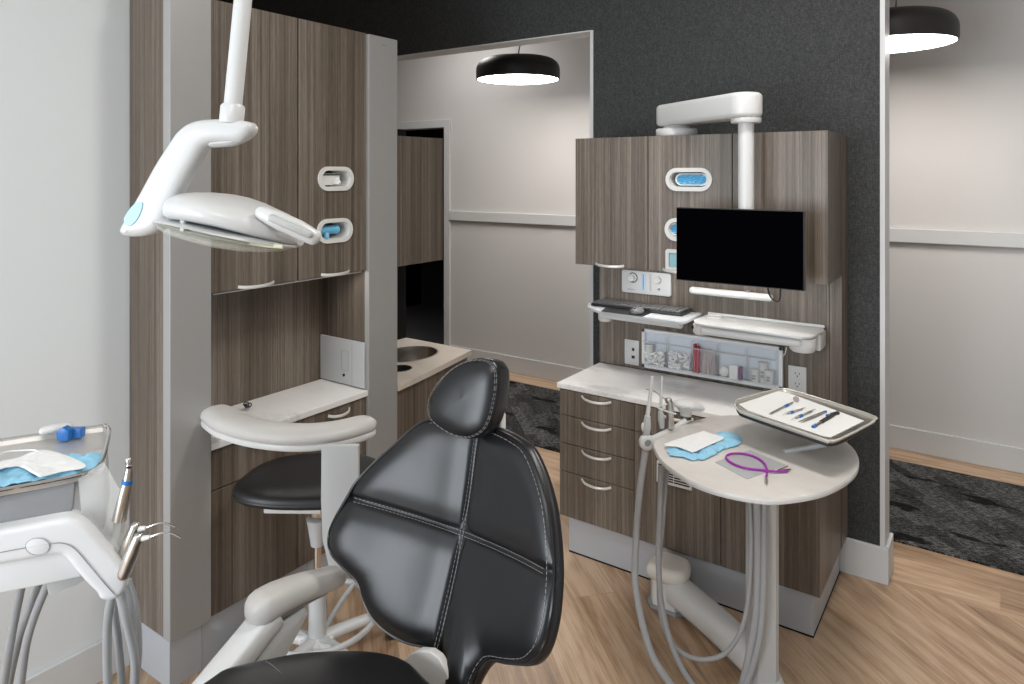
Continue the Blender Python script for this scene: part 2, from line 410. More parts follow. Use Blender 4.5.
# ------------------------------------------------------------------ pendants
def pendant(c, R_, lab, cordto):
    t = thing('pendant_lamp', lab, 'lamp', c, 'black pendant lamps in the hallway')
    x, y, z = c
    prof = [(0, .145)] + [(R_ * (1 - (1 - math.sin(a)) * .0) * math.sin(a) if False else R_ - .085 + .085 * math.sin(a), .065 + .080 * math.cos(a)) for a in [PI / 2 * k / 8 for k in range(9)]] + [(R_, .02), (R_ - .002, 0), (R_ - .008, 0), (R_ - .01, .03), (0, .035)]
    obj('shade', lathe(nb(), prof, c, seg=56), M['lamp_black'], t)
    df = obj('diffuser', lathe(nb(), [(0, .010), (R_ - .012, .010), (R_ - .012, .002), (0, .0015)], c, seg=56), M['diffuser'], t)
    obj('cord', tube(nb(), [(x, y, z + .14), (x + .02, y, z + .25), (x + cordto, y, CEIL)], .004, 6, 4), M['black_plastic'], t)
    obj('suspension_wire', tube(nb(), [(x, y, z + .14), (x - .10, y, CEIL)], .0012, 6, 1), M['steel'], t)
    l = bpy.data.lights.new('pendant_bulb', 'AREA'); l.shape = 'DISK'; l.size = R_ * 1.8; l.energy = 7.5; l.color = (1, .93, .86)
    lo = bpy.data.objects.new('pendant_bulb', l); col.objects.link(lo); lo.location = (x, y, z - .004)
    return t
pendant((-2.69, 3.93, 2.290), .285, 'black dome pendant lamp seen through the opening in the dark wall', .16)
pendant((-.44, 3.93, 2.290), .285, 'black dome pendant lamp cut off by the right end of the dark wall', 0)

# ------------------------------------------------------------------ handles
def handle(parent, a, b, out, drop=.012, r=.005, flat=True):
    """bow pull from a to b, bulging along 'out' and sagging by drop"""
    a = Vector(a); b = Vector(b); o = Vector(out); P = []
    for k in range(9):
        t = k / 8; s = math.sin(PI * t) ** .6
        P.append(a.lerp(b, t) + o * s - UP * drop * s)
    h = obj('handle', tube(nb(), P, [r * .8] * 9, 8, 3, rv=[r * 1.2] * 9), M['handle'], parent)
    return h

# ------------------------------------------------------------------ left cabinet wall (faces +X)
DX = -2.165
def oval_cut_x(y, z, x0, dep, w_=.158, h_=.074): return prism(nb(), place(stadium(w_, h_), (x0 + .01, y, z), (0, 1, 0), (0, 0, 1)), (-dep - .01, 0, 0))
# posts
def post(y0, y1, lab, x0=LX + .002):
    t = obj('end_post', box(nb(), -2.19, -2.15, y0, y1, .168, 2.232, .0015, 1), M['silver'], smooth=False)
    return tag(t, lab, 'panel', 'silver posts of the left cabinet wall')
post(1.195, 1.337, 'tall silver post at the near end of the left cabinets, beside the grey wall')
pR = post(2.045, 2.213, 'tall silver post between the grey splash panel and the sink counter')
bb = nb(); tube(bb, [(-2.1495, 2.118, 2.196), (-2.1492, 2.124, 2.200), (-2.1492, 2.130, 2.196), (-2.1492, 2.137, 2.200), (-2.1495, 2.146, 2.196)], .0022, 5, 3); obj('logo_mark', bb, M['mid_grey'], pR)
t = obj('side_panel', box(nb(), -2.405, -2.1905, 1.198, 1.215, .168, 3.045, 0), M['wood'], smooth=False)
tag(t, 'tall brown wood side panel between the pale wall and the near silver post', 'panel')
# upper cabinet
up = thing('upper_cabinet', 'large brown wood upper cabinet on the left with two tall doors and oval dispensers', 'cabinet', (-2.42, 1.7, 1.25))
bd = obj('body', box(nb(), -2.44, -2.188, 1.34, 2.043, 1.247, 2.236), M['wood'], up, False)
obj('door_gap', box(nb(), -2.1885, -2.1872, 1.69, 1.71, 1.25, 2.235), M['black_gap'], up, False)
dR = obj('door', box(nb(), -2.187, DX, 1.7025, 2.043, 1.25, 2.236, .001, 1), M['wood'], up, False)
dL = obj('door', box(nb(), -2.187, DX, 1.34, 1.6965, 1.25, 2.236, .001, 1), M['wood'], up, False)
hA, hB = pX(238, 286.5, DX), pX(273.5, 281.5, DX); handle(dL, (DX, hA.y, 1.258), (DX, hB.y, 1.258), (.022, 0, 0), .004)
hA, hB = pX(321, 277, DX), pX(349, 272.5, DX); handle(dR, (DX, hA.y, 1.258), (DX, hB.y, 1.258), (.022, 0, 0), .004)
ovs = []
for (px_, py_) in ((335.5, 178.7), (334.5, 230.5)):
    c = pX(px_, py_, DX); ovs.append(c)
cut(dR, [oval_cut_x(c.y, c.z, DX, .06) for c in ovs]); cut(bd, [oval_cut_x(c.y, c.z, DX, .105) for c in ovs])
for c in ovs:
    o1 = place(stadium(.178, .096), (DX + .009, c.y, c.z), (0, 1, 0), (0, 0, 1)); i1 = place(stadium(.148, .066), (DX + .009, c.y, c.z), (0, 1, 0), (0, 0, 1))
    r = obj('dispenser_rim', ringsolid(nb(), o1, i1, (-.012, 0, 0)), M['white_matte'], dR)
    i2 = place(stadium(.156, .072), (DX - .002, c.y, c.z), (0, 1, 0), (0, 0, 1)); i3 = place(stadium(.144, .062), (DX - .002, c.y, c.z), (0, 1, 0), (0, 0, 1))
    bb = nb(); ringsolid(bb, i2, i3, (-.085, 0, 0)); obj('dispenser_lining', bb, M['white_matte'], dR)
c = ovs[0]; bb = nb(); box(bb, DX - .085, DX - .02, c.y - .062, c.y + .040, c.z - .026, c.z + .021, .002)
t = thing('tissue_box', 'white tissue box in the upper oval dispenser of the left cabinet', 'box', (DX - .05, c.y, c.z - .022))
obj('carton', bb, M['paper'], t)
bb = nb(); box(bb, DX - .0198, DX - .0188, c.y - .058, c.y + .036, c.z + .013, c.z + .018); obj('green_stripe', bb, mat('green_print', (.03, .12, .06), .6), t, False)
bb = nb(); prism(bb, [Vector((DX - .018, c.y + .002, c.z - .02)), Vector((DX - .004, c.y + .012, c.z - .023)), Vector((DX - .002, c.y + .030, c.z - .018)), Vector((DX - .012, c.y + .028, c.z - .002)), Vector((DX - .019, c.y + .012, c.z - .004))], (0, 0, .006), .002); obj('tissue', bb, M['mask'], t)
c = ovs[1]
t = thing('blue_cup_stack', 'blue cups lying in the lower oval dispenser of the left cabinet', 'cup', (DX - .05, c.y, c.z))
obj('cup', lathe(nb(), [(0, 0), (.019, 0), (.021, .004), (.0185, .01), (.018, .09), (.0, .09)], (DX - .028, c.y + .035, c.z + .002), (0, -1, 0), 20), M['glove'], t)
obj('folded_tab', box(nb(), DX - .014, DX + .004, c.y - .044, c.y - .028, c.z - .033, c.z - .006, .003), M['glove_light'], t)
us = thing('under_cabinet_light', 'slim white strip light under the front of the left upper cabinet', 'lamp', (-2.2, 1.7, 1.24))
obj('housing', box(nb(), -2.215, -2.175, 1.36, 2.03, 1.2415, 1.2465, .001, 1), M['white'], us, False)
area('strip_light', (-2.20, 1.7, 1.239), (0, math.radians(-25), math.radians(0)), .03, .6, 1.1, (1, .96, .92))
# niche: back, right cheek, splash, worktop
nbk = obj('niche_back_panel', box(nb(), -2.46, -2.442, 1.215, 2.06, .75, 1.247), M['wood'], smooth=False); tag(nbk, 'brown wood back panel of the niche over the left marble worktop', 'panel')
nck = obj('niche_side_panel', box(nb(), -2.442, -2.175, 2.044, 2.06, .76, 1.247), M['wood'], smooth=False); tag(nck, 'brown wood side panel of the niche above the grey splash panel', 'panel')
t = thing('control_panel', 'light grey wall panel with a small switch at the end of the left worktop', 'panel', (-2.3, 2.04, .757))
obj('plate', box(nb(), -2.441, -2.168, 2.034, 2.0435, .757, .947, .001, 1), M['grey_plastic'], t, False)
obj('seam', box(nb(), pY(352, 340, 2.034).x - .0008, pY(352, 340, 2.034).x + .0008, 2.0335, 2.0345, .762, .942), M['mid_grey'], t, False)
c = pY(345, 360.5, 2.034); bb = nb(); ringsolid(bb, place(rrect(.042, .085, .002), (c.x, 2.034, c.z), (1, 0, 0), (0, 0, 1)), place(rrect(.040, .083, .002), (c.x, 2.034, c.z), (1, 0, 0), (0, 0, 1)), (0, -.0012, 0)); obj('switch', bb, M['mid_grey'], t, False)
c = pY(344, 375, 2.034); obj('button', lathe(nb(), [(0, 0), (.006, 0), (.006, .004), (0, .005)], (c.x, 2.034, c.z), (0, -1, 0), 14), M['black_plastic'], t)
wt = obj('worktop', box(nb(), -2.441, -2.152, 1.338, 2.043, .728, .752, .002, 1), M['marble'], smooth=False); tag(wt, 'white marble worktop in the left cabinet niche', 'worktop')
lc = thing('lower_cabinet', 'brown wood lower cabinet under the left marble worktop behind the stool', 'cabinet', (-2.3, 1.7, 0))
obj('body', box(nb(), -2.44, -2.19, 1.338, 2.043, .168, .727), M['wood'], lc, False)
for (y0, y1) in ((1.34, 1.698), (1.701, 2.043)):
    d = obj('door', box(nb(), -2.188, DX, y0, y1, .168, .585, .001, 1), M['wood'], lc, False)
    dr = obj('drawer', box(nb(), -2.188, DX, y0, y1, .589, .722, .001, 1), M['wood'], lc, False)
    ym = (y0 + y1) / 2
    handle(dr, (DX, ym - .03, .700), (DX, ym + .08, .700), (.024, 0, 0), .008)
    handle(d, (DX, ym - .05, .565), (DX, ym + .05, .565), (.024, 0, 0), .008)
bb = nb(); box(bb, -2.405, -2.178, 1.21, 2.21, 0, .166); tk = obj('toe_kick', bb, M['kick'], lc, False)
for yy in (1.318, 1.75): obj('joint_line', box(nb(), -2.1785, -2.177, yy, yy + .002, .002, .164), M['mid_grey'], tk, False)


# black coiled cable on the worktop
c = pz(246, 409, .757)
bb = nb(); P = []
for k in range(28):
    a = k * .75; P.append(c + Vector((.012 * math.cos(a), .010 * math.sin(a) + .0004 * k, .006 + .008 * (1 + math.sin(a * .63)))))
tube(bb, P, .0022, 6, 3); tag(obj('coiled_cable', bb, M['black_plastic']), 'small black coiled cable on the near end of the left worktop', 'cable')

# ------------------------------------------------------------------ sink unit beyond the post
t = thing('sink_cabinet', 'curved-front brown wood sink cabinet behind the headrest', 'cabinet', (-2.4, 2.55, 0))
bow = lambda f: -2.155 - .02 * f + .0 if False else 0
front = [pz(397, 386, .73), pz(412, 379.5, .73), pz(431, 370.5, .73), pz(449, 361.5, .73), pz(462, 355, .73), pz(471.5, 350, .73)]
back = [Vector((-2.74, 2.89, .73)), Vector((-2.74, 2.216, .73))]
fr = [Vector((p.x, max(p.y, 2.216), .73)) for p in front]
fr[0] = Vector((fr[0].x, 2.216, .73)); 
top_o = fr + [Vector((-2.28, 2.89, .73))] * 0 + back
ct = obj('sink_worktop', prism(nb(), [p - UP * .025 for p in top_o], (0, 0, .025)), M['marble_warm'], smooth=False)
tag(ct, 'cream marble worktop with a round steel sink behind the right silver post', 'worktop')
body_o = [Vector((p.x - .02, p.y - (.012 if i == 5 else 0), .16)) for i, p in enumerate(fr)] + [Vector((-2.73, 2.875, .16)), Vector((-2.73, 2.216, .16))]
body_o[0].y = 2.216
kb = obj('body', prism(nb(), body_o, (0, 0, .54)), M['wood'], t, False)
handle(kb, pz(449, 367, .665) , pz(464, 361, .675), (.02, 0, 0), .003)
obj('toe_kick', prism(nb(), [Vector((p.x - .03, p.y - (.03 if p.y > 2.8 else 0), 0)) for p in body_o], (0, 0, .16)), M['kick'], t, False)
# sink: hole in the top plus bowl
sc = Vector((-2.40, 2.52, .73)); ra, rb = .2, .165
e = [pz(x, y, .73) for x, y in ((441.5, 353), (400, 361))]
sc = pz(409, 354, .73); 
def ell(rx, ry, z, n=40, c=sc): return [Vector((c.x + rx * math.cos(2 * PI * k / n), c.y + ry * math.sin(2 * PI * k / n), z)) for k in range(n)]
hc = pz(400, 368.5, .73)
cut(ct, [prism(nb(), ell(.13, .16, .60), (0, 0, .2)), prism(nb(), ell(.055, .055, .60, 30, hc), (0, 0, .2))])
cut(kb, [prism(nb(), ell(.14, .17, .50), (0, 0, .4)), prism(nb(), ell(.06, .06, .50, 30, hc), (0, 0, .4))])
def bowl(c, rx, ry, depth, rim=.008):
    bb = nb(); prof = [(1 + rim / rx, .002), (1.0, .003), (.98, -.02), (.93, -depth * .8), (.8, -depth), (.3, -depth - .003), (.0, -depth - .003)]
    rings = []
    for s, z in prof:
        if s == 0: rings.append([bb.verts.new((c.x, c.y, c.z + z))]); continue
        rings.append([bb.verts.new((c.x + rx * s * math.cos(2 * PI * k / 40), c.y + ry * s * math.sin(2 * PI * k / 40), c.z + z)) for k in range(40)])
    for A, B in zip(rings, rings[1:]):
        for k in range(40):
            if len(B) == 1: bb.faces.new((A[k], A[(k + 1) % 40], B[0]))
            else: bb.faces.new((A[k], A[(k + 1) % 40], B[(k + 1) % 40], B[k]))
    return bb
tag(obj('sink_bowl', bowl(sc, .13, .16, .13), M['sink_steel']), 'oval steel sink bowl set in the cream worktop', 'sink')
tag(obj('waste_ring', bowl(hc, .055, .055, .16, .003), M['black_plastic']), 'round black waste opening in the cream worktop', 'waste chute')
t = obj('splash_panel', box(nb(), -2.76, -2.742, 2.216, 2.89, 0, 1.9), M['black_gap'], smooth=False); tag(t, 'black back panel behind the sink worktop', 'panel')
t = thing('sink_upper_cabinet', 'brown wood upper cabinet above the sink seen through the gap', 'cabinet', (-2.6, 2.5, 1.19))
obj('body', box(nb(), -2.742, -2.47, 2.22, 2.862, 1.19, 1.84), M['wood'], t, False)
for y0, y1 in ((2.22, 2.52), (2.523, 2.866)): obj('door', box(nb(), -2.469, -2.45, y0, y1, 1.19, 1.84, .001, 1), M['wood'], t, False)

# ------------------------------------------------------------------ right cabinets (face -Y)
FY = 2.641; XL, XR, XM1, XM2 = -1.587, -.518, -1.231, -.872
def ph(*a): return pY(*a)
rl = thing('lower_cabinet', 'long brown wood lower cabinet on the right with drawers and doors', 'cabinet', (-1.05, 2.9, 0))
obj('body', box(nb(), XL + .002, XR - .002, FY + .022, 3.041, .155, .71), M['wood'], rl, False)
def drawer(x0, x1, z0, z1, hz=None):
    d = obj('drawer', box(nb(), x0 + .0015, x1 - .0015, FY, FY + .02, z0 + .0015, z1 - .0015, .001, 1), M['wood'], rl, False)
    return d
zb = [.155, .352, .475, .597, .709]
for a, b_ in zip(zb, zb[1:]):
    d = drawer(XL, XM1, a, b_); hz = b_ - .015
    handle(d, (-1.475, FY, hz), (-1.335, FY, hz), (0, -.024, 0), .008)
d = drawer(XM1, XM2, .597, .709); handle(d, (-1.12, FY, .694), (-.98, FY, .694), (0, -.024, 0), .008)
d = drawer(XM2, XR, .597, .709); handle(d, (-.765, FY, .694), (-.625, FY, .694), (0, -.024, 0), .008)
for x0, x1 in ((XM1, XM2), (XM2, XR)):
    d = obj('door', box(nb(), x0 + .0015, x1 - .0015, FY, FY + .02, .1565, .5955, .001, 1), M['wood'], rl, False)
    if x0 == XM1:
        g = nb(); A = pY(657, 463, FY); x0g, x1g = A.x, pY(692, 470, FY).x; z0g = pY(690, 490, FY).z; z1g = z0g + .085
        box(g, x0g, x1g, FY - .006, FY, z0g, z1g, .002, 1); gg = obj('vent_grille', g, M['white_matte'], d, False)
        g = nb()
        for k in range(7):
            z = z0g + .012 + k * .0098; box(g, x0g + .008, (x0g + x1g) / 2 - .002, FY - .0068, FY - .0058, z, z + .005); box(g, (x0g + x1g) / 2 + .002, x1g - .008, FY - .0068, FY - .0058, z, z + .005)
        obj('slot', g, M['black_gap'], gg, False)
bb = nb(); box(bb, -1.546, -.545, 2.655, WY - .002, 0, .154); obj('toe_kick', bb, M['kick'], rl, False)
bb = nb(); box(bb, -1.546, -.5445, 2.6535, 2.66, 0, .006); box(bb, -.5455, -.5435, 2.6535, WY - .016, 0, .006); obj('floor_gap_shade', bb, M['black_gap'], rl, False)  # shade of the gap under the toe kick, put in as black strips
wt = nb(); box(wt, -1.60, -.512, FY - .003, 3.04, .711, .733, .002, 1)
tag(obj('worktop', wt, M['marble'], smooth=False), 'long white marble worktop on the right cabinets', 'worktop')
bp = thing('back_panel', 'tall pale brown wood panel behind the monitor and shelves', 'panel', (-1.05, 3.1, .73))
obj('board', box(nb(), -1.602, -.566, 3.045, WY - .002, .734, 1.80), M['wood'], bp, False)
obj('end_board', box(nb(), -.563, XR, 3.043, WY - .002, .156, 1.803), M['wood'], bp, False)
# uppers
UY = 2.779
ru = thing('upper_cabinet', 'three-door pale brown wood upper cabinet on the dark wall', 'cabinet', (-1.05, 2.95, 1.24))
ub = obj('body', box(nb(), -1.584, XR - .001, UY + .021, 3.042, 1.242, 1.809), M['wood'], ru, False)
drs = []
for x0, x1 in ((XL, XM1), (XM1, XM2), (XM2, XR)):
    drs.append(obj('door', box(nb(), x0 + .0015, x1 - .0015, UY, UY + .02, 1.241, 1.811, .001, 1), M['wood'], ru, False))
a, b_ = pY(596, 264, UY), pY(624, 266, UY); handle(drs[0], (a.x, UY, 1.249), (b_.x, UY, 1.249), (0, -.022, 0), .004)
a = pY(663, 271, UY); handle(drs[1], (a.x, UY, 1.249), (a.x + .14, UY, 1.249), (0, -.022, 0), .004)
ovr = [pY(689, 179.5, UY), pY(688, 230, UY)]
def oc(c, dep): return prism(nb(), place(stadium(.172, .072), (c.x, UY - .01, c.z), (1, 0, 0), (0, 0, 1)), (0, dep + .01, 0))
cut(drs[1], [oc(c, .06) for c in ovr]); cut(ub, [oc(c, .10) for c in ovr])
for i, c in enumerate(ovr):
    S_ = lambda w_, h_, y: place(stadium(w_, h_), (c.x, y, c.z), (1, 0, 0), (0, 0, 1))
    obj('dispenser_rim', ringsolid(nb(), S_(.198, .096, UY - .009), S_(.164, .062, UY - .009), (0, .012, 0)), M['white_matte'], drs[1])
    obj('dispenser_lining', ringsolid(nb(), S_(.170, .070, UY + .002), S_(.160, .060, UY + .002), (0, .09, 0)), M['white_matte'], drs[1])
    t = thing('glove_box', ('blue gloves in the upper oval dispenser of the right cabinet' if i == 0 else 'blue gloves in the oval dispenser half hidden by the monitor'), 'gloves', (c.x, UY + .05, c.z))
    bb = nb(); ringsolid(bb, place(stadium(.140, .050), (c.x + .006 - .022 * i, UY + .012, c.z), (1, 0, 0), (0, 0, 1)), place(stadium(.126, .042), (c.x + .006 - .022 * i, UY + .012, c.z), (1, 0, 0), (0, 0, 1)), (0, .06, 0)); obj('box_opening', bb, M['paper'], t)
    bb = nb(); g = 18
    vs = [[bb.verts.new((c.x + .006 - .022 * i + (u / g - .5) * .124, UY + .016 + .008 * math.sin(u * 1.3 + v * .9) * math.cos(v * 1.7 - u * .5), c.z + (v / 8 - .5) * .041)) for v in range(9)] for u in range(g + 1)]
    for u in range(g):
        for v in range(8): bb.faces.new((vs[u][v], vs[u + 1][v], vs[u + 1][v + 1], vs[u][v + 1]))
    thicken(bb, (0, .004, 0))
    obj('glove', bb, M['glove'], t)
t = thing('under_cabinet_light', 'slim white strip light added under the right upper cabinet to brighten the shelves', 'lamp', (-1.05, 2.9, 1.235))
obj('housing', box(nb(), -1.45, -.62, 2.86, 2.89, 1.231, 1.2415, .002, 1), M['white'], t, False)
area('strip_light', (-1.03, 2.875, 1.229), (0, 0, 0), .8, .025, 1.3, (1, .97, .94))  # added lamp, brightens the panel and shelves under the right uppers
# rectangular dispenser below
c = pY(674, 260, UY)
t = thing('mask_dispenser', 'small white framed dispenser under the ovals left of the monitor', 'dispenser', (c.x, UY, c.z))
bb = nb(); cc = (c.x + .015, UY - .008, c.z); ringsolid(bb, place(rrect(.10, .09, .012), cc, (1, 0, 0), (0, 0, 1)), place(rrect(.07, .06, .005), cc, (1, 0, 0), (0, 0, 1)), (0, .008, 0)); obj('frame', bb, M['white'], t)
obj('contents', box(nb(), c.x - .018, c.x + .048, UY - .004, UY - .0005, c.z - .029, c.z + .029), mat('teal_print', (.25, .48, .52), .5), t, False)

# ------------------------------------------------------------------ monitor and its arm
MY = 2.565
a, b_, c_, d_ = pY(676, 207, MY), pY(804, 211.5, MY), pY(804, 292.5, MY), pY(675, 279, MY)
mx0, mx1, mz0, mz1 = a.x, b_.x, (c_.z + d_.z) / 2, (a.z + b_.z) / 2
t = thing('monitor', 'black flat monitor hanging in front of the right cabinets', 'monitor', ((mx0 + mx1) / 2, MY, mz0))
obj('housing', box(nb(), mx0, mx1, MY + .002, MY + .03, mz0, mz1, .003, 2), M['black_plastic'], t)
obj('screen', box(nb(), mx0 + .003, mx1 - .003, MY, MY + .003, mz0 + .004, mz1 - .003), M['screen'], t, False)
bb = nb(); tube(bb, [(mx1 - .135, MY + .03, mz0 + .02), (mx1 - .12, MY + .03, mz0 - .035), (mx1 - .09, MY + .03, mz0 - .045), (mx1 - .085, MY + .03, mz0 + .02)], .003, 6, 5); obj('cable', bb, M['black_plastic'], t)
PX, PYY = pY(746, 170, 2.63).x, 2.63
t = thing('monitor_stand', 'white swing arm and pole on top of the right upper cabinet holding the monitor', 'monitor stand', (-1.14, 2.9, 1.812))
bc = pY(677, 131, 2.90)
obj('base_plate', lathe(nb(), [(0, 0), (.085, 0), (.088, .006), (.088, .028), (.084, .034), (.06, .036), (.05, .05), (0, .05)], (bc.x, 2.895, 1.811), seg=40), M['white'], t)
zt = 1.65 + (174 - 95) / 700 * 2.585
A = Vector((bc.x - .03, 2.90, 1.915)); B = Vector((PX - .006, PYY, 1.893))
dirv = (B - A); dirv.z = 0; dirv.normalize(); nrm = Vector((-dirv.y, dirv.x, 0))
bb = nb()
def armsec(k):  # rounded plan outline of the arm
    pass
out = []
ra_, rb_ = .060, .064
for kk in range(13):
    an = PI / 2 + PI * kk / 12; out.append(A + dirv * (ra_ * math.cos(an)) + nrm * (ra_ * math.sin(an)))
for kk in range(13):
    an = -PI / 2 + PI * kk / 12; out.append(B + dirv * (rb_ * math.cos(an)) + nrm * (rb_ * math.sin(an)))
out = [Vector((p.x, p.y, 1.857)) for p in out]
prism(bb, out, (0, 0, .094), .018, 4)
obj('arm', bb, M['white'], t)
obj('collar', lathe(nb(), [(0, 0), (.052, 0), (.055, .004), (.055, .018), (0, .018)], (PX, PYY, 1.839), seg=32), M['white'], t)
obj('pole', lathe(nb(), [(0, 0), (.0285, 0), (.0285, 1.84 - (mz0 + .1)), (0, 1.84 - (mz0 + .1))], (PX, PYY, mz0 + .1), seg=32), M['white'], t)
obj('mount', box(nb(), PX - .04, PX + .04, MY + .031, PYY, mz0 + .1, mz0 + .18, .004), M['white'], t)

# light bar under monitor
A = pY(693, 290, 2.98); B = pY(769, 298, 2.98); B.z = A.z = (A.z + B.z) / 2
t = thing('light_bar', 'white tubular bar on the wood panel just below the monitor', 'bar', (A.x, 3.04, A.z))
obj('tube', capsule(nb(), [A, A.lerp(B, .5), B], .016, 16, 4), M['white'], t)
obj('bracket', tube(nb(), [(B.x - .1, 2.985, A.z), (B.x - .1, 3.044, A.z + .01)], .008, 8, 1), M['white'], t)

# ------------------------------------------------------------------ flow meter, outlets
PY = 3.045
t = thing('flow_meter', 'white gas flow panel with round gauge under the right upper cabinet', 'control panel', (-1.355, PY, 1.09))
cx_, cz_ = -1.354, 1.142
bb = nb(); prism(bb, place(rrect(.247, .106, .01), (cx_, PY - .012, cz_), (1, 0, 0), (0, 0, 1)), (0, .012, 0), .002, 2); fp = obj('plate', bb, M['white'], t)
def fdisc(px_, py_, r, h, m_, nm, par=None, dz=0):
    c = pY(px_, py_, PY - .012); return obj(nm, lathe(nb(), [(0, 0), (r, 0), (r, h * .8), (r * .9, h), (0, h)], (c.x, PY - .0122, c.z), (0, -1, 0), 28), m_, par or t)
c = pY(633, 277.5, PY - .012); rr = nb(); S_ = [(math.cos(2 * PI * k / 30), math.sin(2 * PI * k / 30)) for k in range(24)]
P = [(c.x + .022 * math.cos(a_), PY - .0135, c.z + .022 * math.sin(a_)) for a_ in [math.radians(130 - 12 * k) for k in range(22)]]
obj('dial_ring', tube(rr, P, .0022, 6, 1), M['black_plastic'], t)
fdisc(632, 278, .016, .014, M['white'], 'dial_knob'); fdisc(658, 280, .017, .014, M['white'], 'dial_knob'); fdisc(659, 289.2, .0055, .008, M['mid_grey'], 'button')
for px_, m_ in ((643.6, mat('blue_flow_tube', (.22, .42, .68), .2)), (650.5, M['grey_plastic'])):
    c = pY(px_, 281, PY - .012); wv = nb(); box(wv, c.x - .010 if px_ < 647 else c.x - .004, c.x + .010 if px_ < 647 else c.x + .004, PY - .0145, PY - .012, cz_ - .036, cz_ + .042, .001, 1); f = obj('flow_tube', wv, mat('pale_blue_window', (.50, .64, .80), .3) if px_ < 647 else m_, t, False)
    if px_ < 647: obj('scale_line', box(nb(), c.x - .002, c.x + .001, PY - .0156, PY - .0143, cz_ - .032, cz_ + .040), M['blue'], f, False)
c = pY(631, 289.3, PY - .0125); bb = nb(); tube(bb, [(c.x - .018, PY - .0125, c.z - .003), (c.x - .008, PY - .0125, c.z + .003), (c.x, PY - .0125, c.z - .001), (c.x + .01, PY - .0125, c.z + .002), (c.x + .02, PY - .0125, c.z - .002)], .0014, 5, 4); obj('script_mark', bb, M['mid_grey'], t)
def outlet(x0, x1, z0, z1, lab, kind):
    t = thing('wall_outlet', lab, 'outlet', ((x0 + x1) / 2, PY, z0))
    p = obj('cover_plate', box(nb(), x0, x1, PY - .006, PY, z0, z1, .002, 2), M['white'], t)
    cx, cz = (x0 + x1) / 2, (z0 + z1) / 2
    if kind == 'power':
        for s in (-.021, .021):
            bb = nb(); box(bb, cx - .009, cx - .0065, PY - .0068, PY - .0055, cz + s, cz + s + .009); box(bb, cx + .0065, cx + .009, PY - .0068, PY - .0055, cz + s, cz + s + .008)
            lathe(bb, [(0, 0), (.003, 0), (.003, .0012), (0, .0012)], (cx, PY - .0056, cz + s - .007), (0, -1, 0), 10); obj('socket', bb, M['black_plastic'], p, False)
    else:
        obj('socket', box(nb(), cx + .002, cx + .014, PY - .0068, PY - .0055, cz + .008, cz + .022), M['black_plastic'], p, False); obj('socket', box(nb(), cx + .0, cx + .016, PY - .0068, PY - .0055, cz - .028, cz - .014), M['black_plastic'], p, False)
outlet(-1.466, -1.392, .748, .865, 'white data outlet plate left of the supply bins', 'data')
outlet(-.721, -.650, .748, .857, 'white power outlet plate right of the supply bins', 'power')

# ------------------------------------------------------------------ supply bins
bx0, bx1, bz0, bz1 = -1.372, -.741, .749, .93
t = thing('bin_frame', 'white frame holding five clear supply bins above the right worktop', 'bin rack', ((bx0 + bx1) / 2, PY, bz0))
bb = nb(); box(bb, bx0, bx1, PY - .02, PY, bz0, bz0 + .02, .002, 1); box(bb, bx0, bx1, PY - .02, PY, bz1 - .016, bz1, .002, 1); box(bb, bx0, bx0 + .016, PY - .02, PY, bz0, bz1, .002, 1); box(bb, bx1 - .016, bx1, PY - .02, PY, bz0, bz1, .002, 1)
obj('frame', bb, mat('bright_white_frame', (.86, .87, .88), .35), t, False); obj('back', box(nb(), bx0 + .01, bx1 - .01, PY - .004, PY - .0005, bz0 + .01, bz1 - .01), M['bin_blue'], t, False)
xs = [-1.355, -1.240, -1.122, -1.008, -.882, -.758]
names = ['cotton rolls and a white tub', 'white cotton rolls', 'red packets and paper points', 'white boxes and a purple strip', 'white labelled tubs']
BT = PY - .055
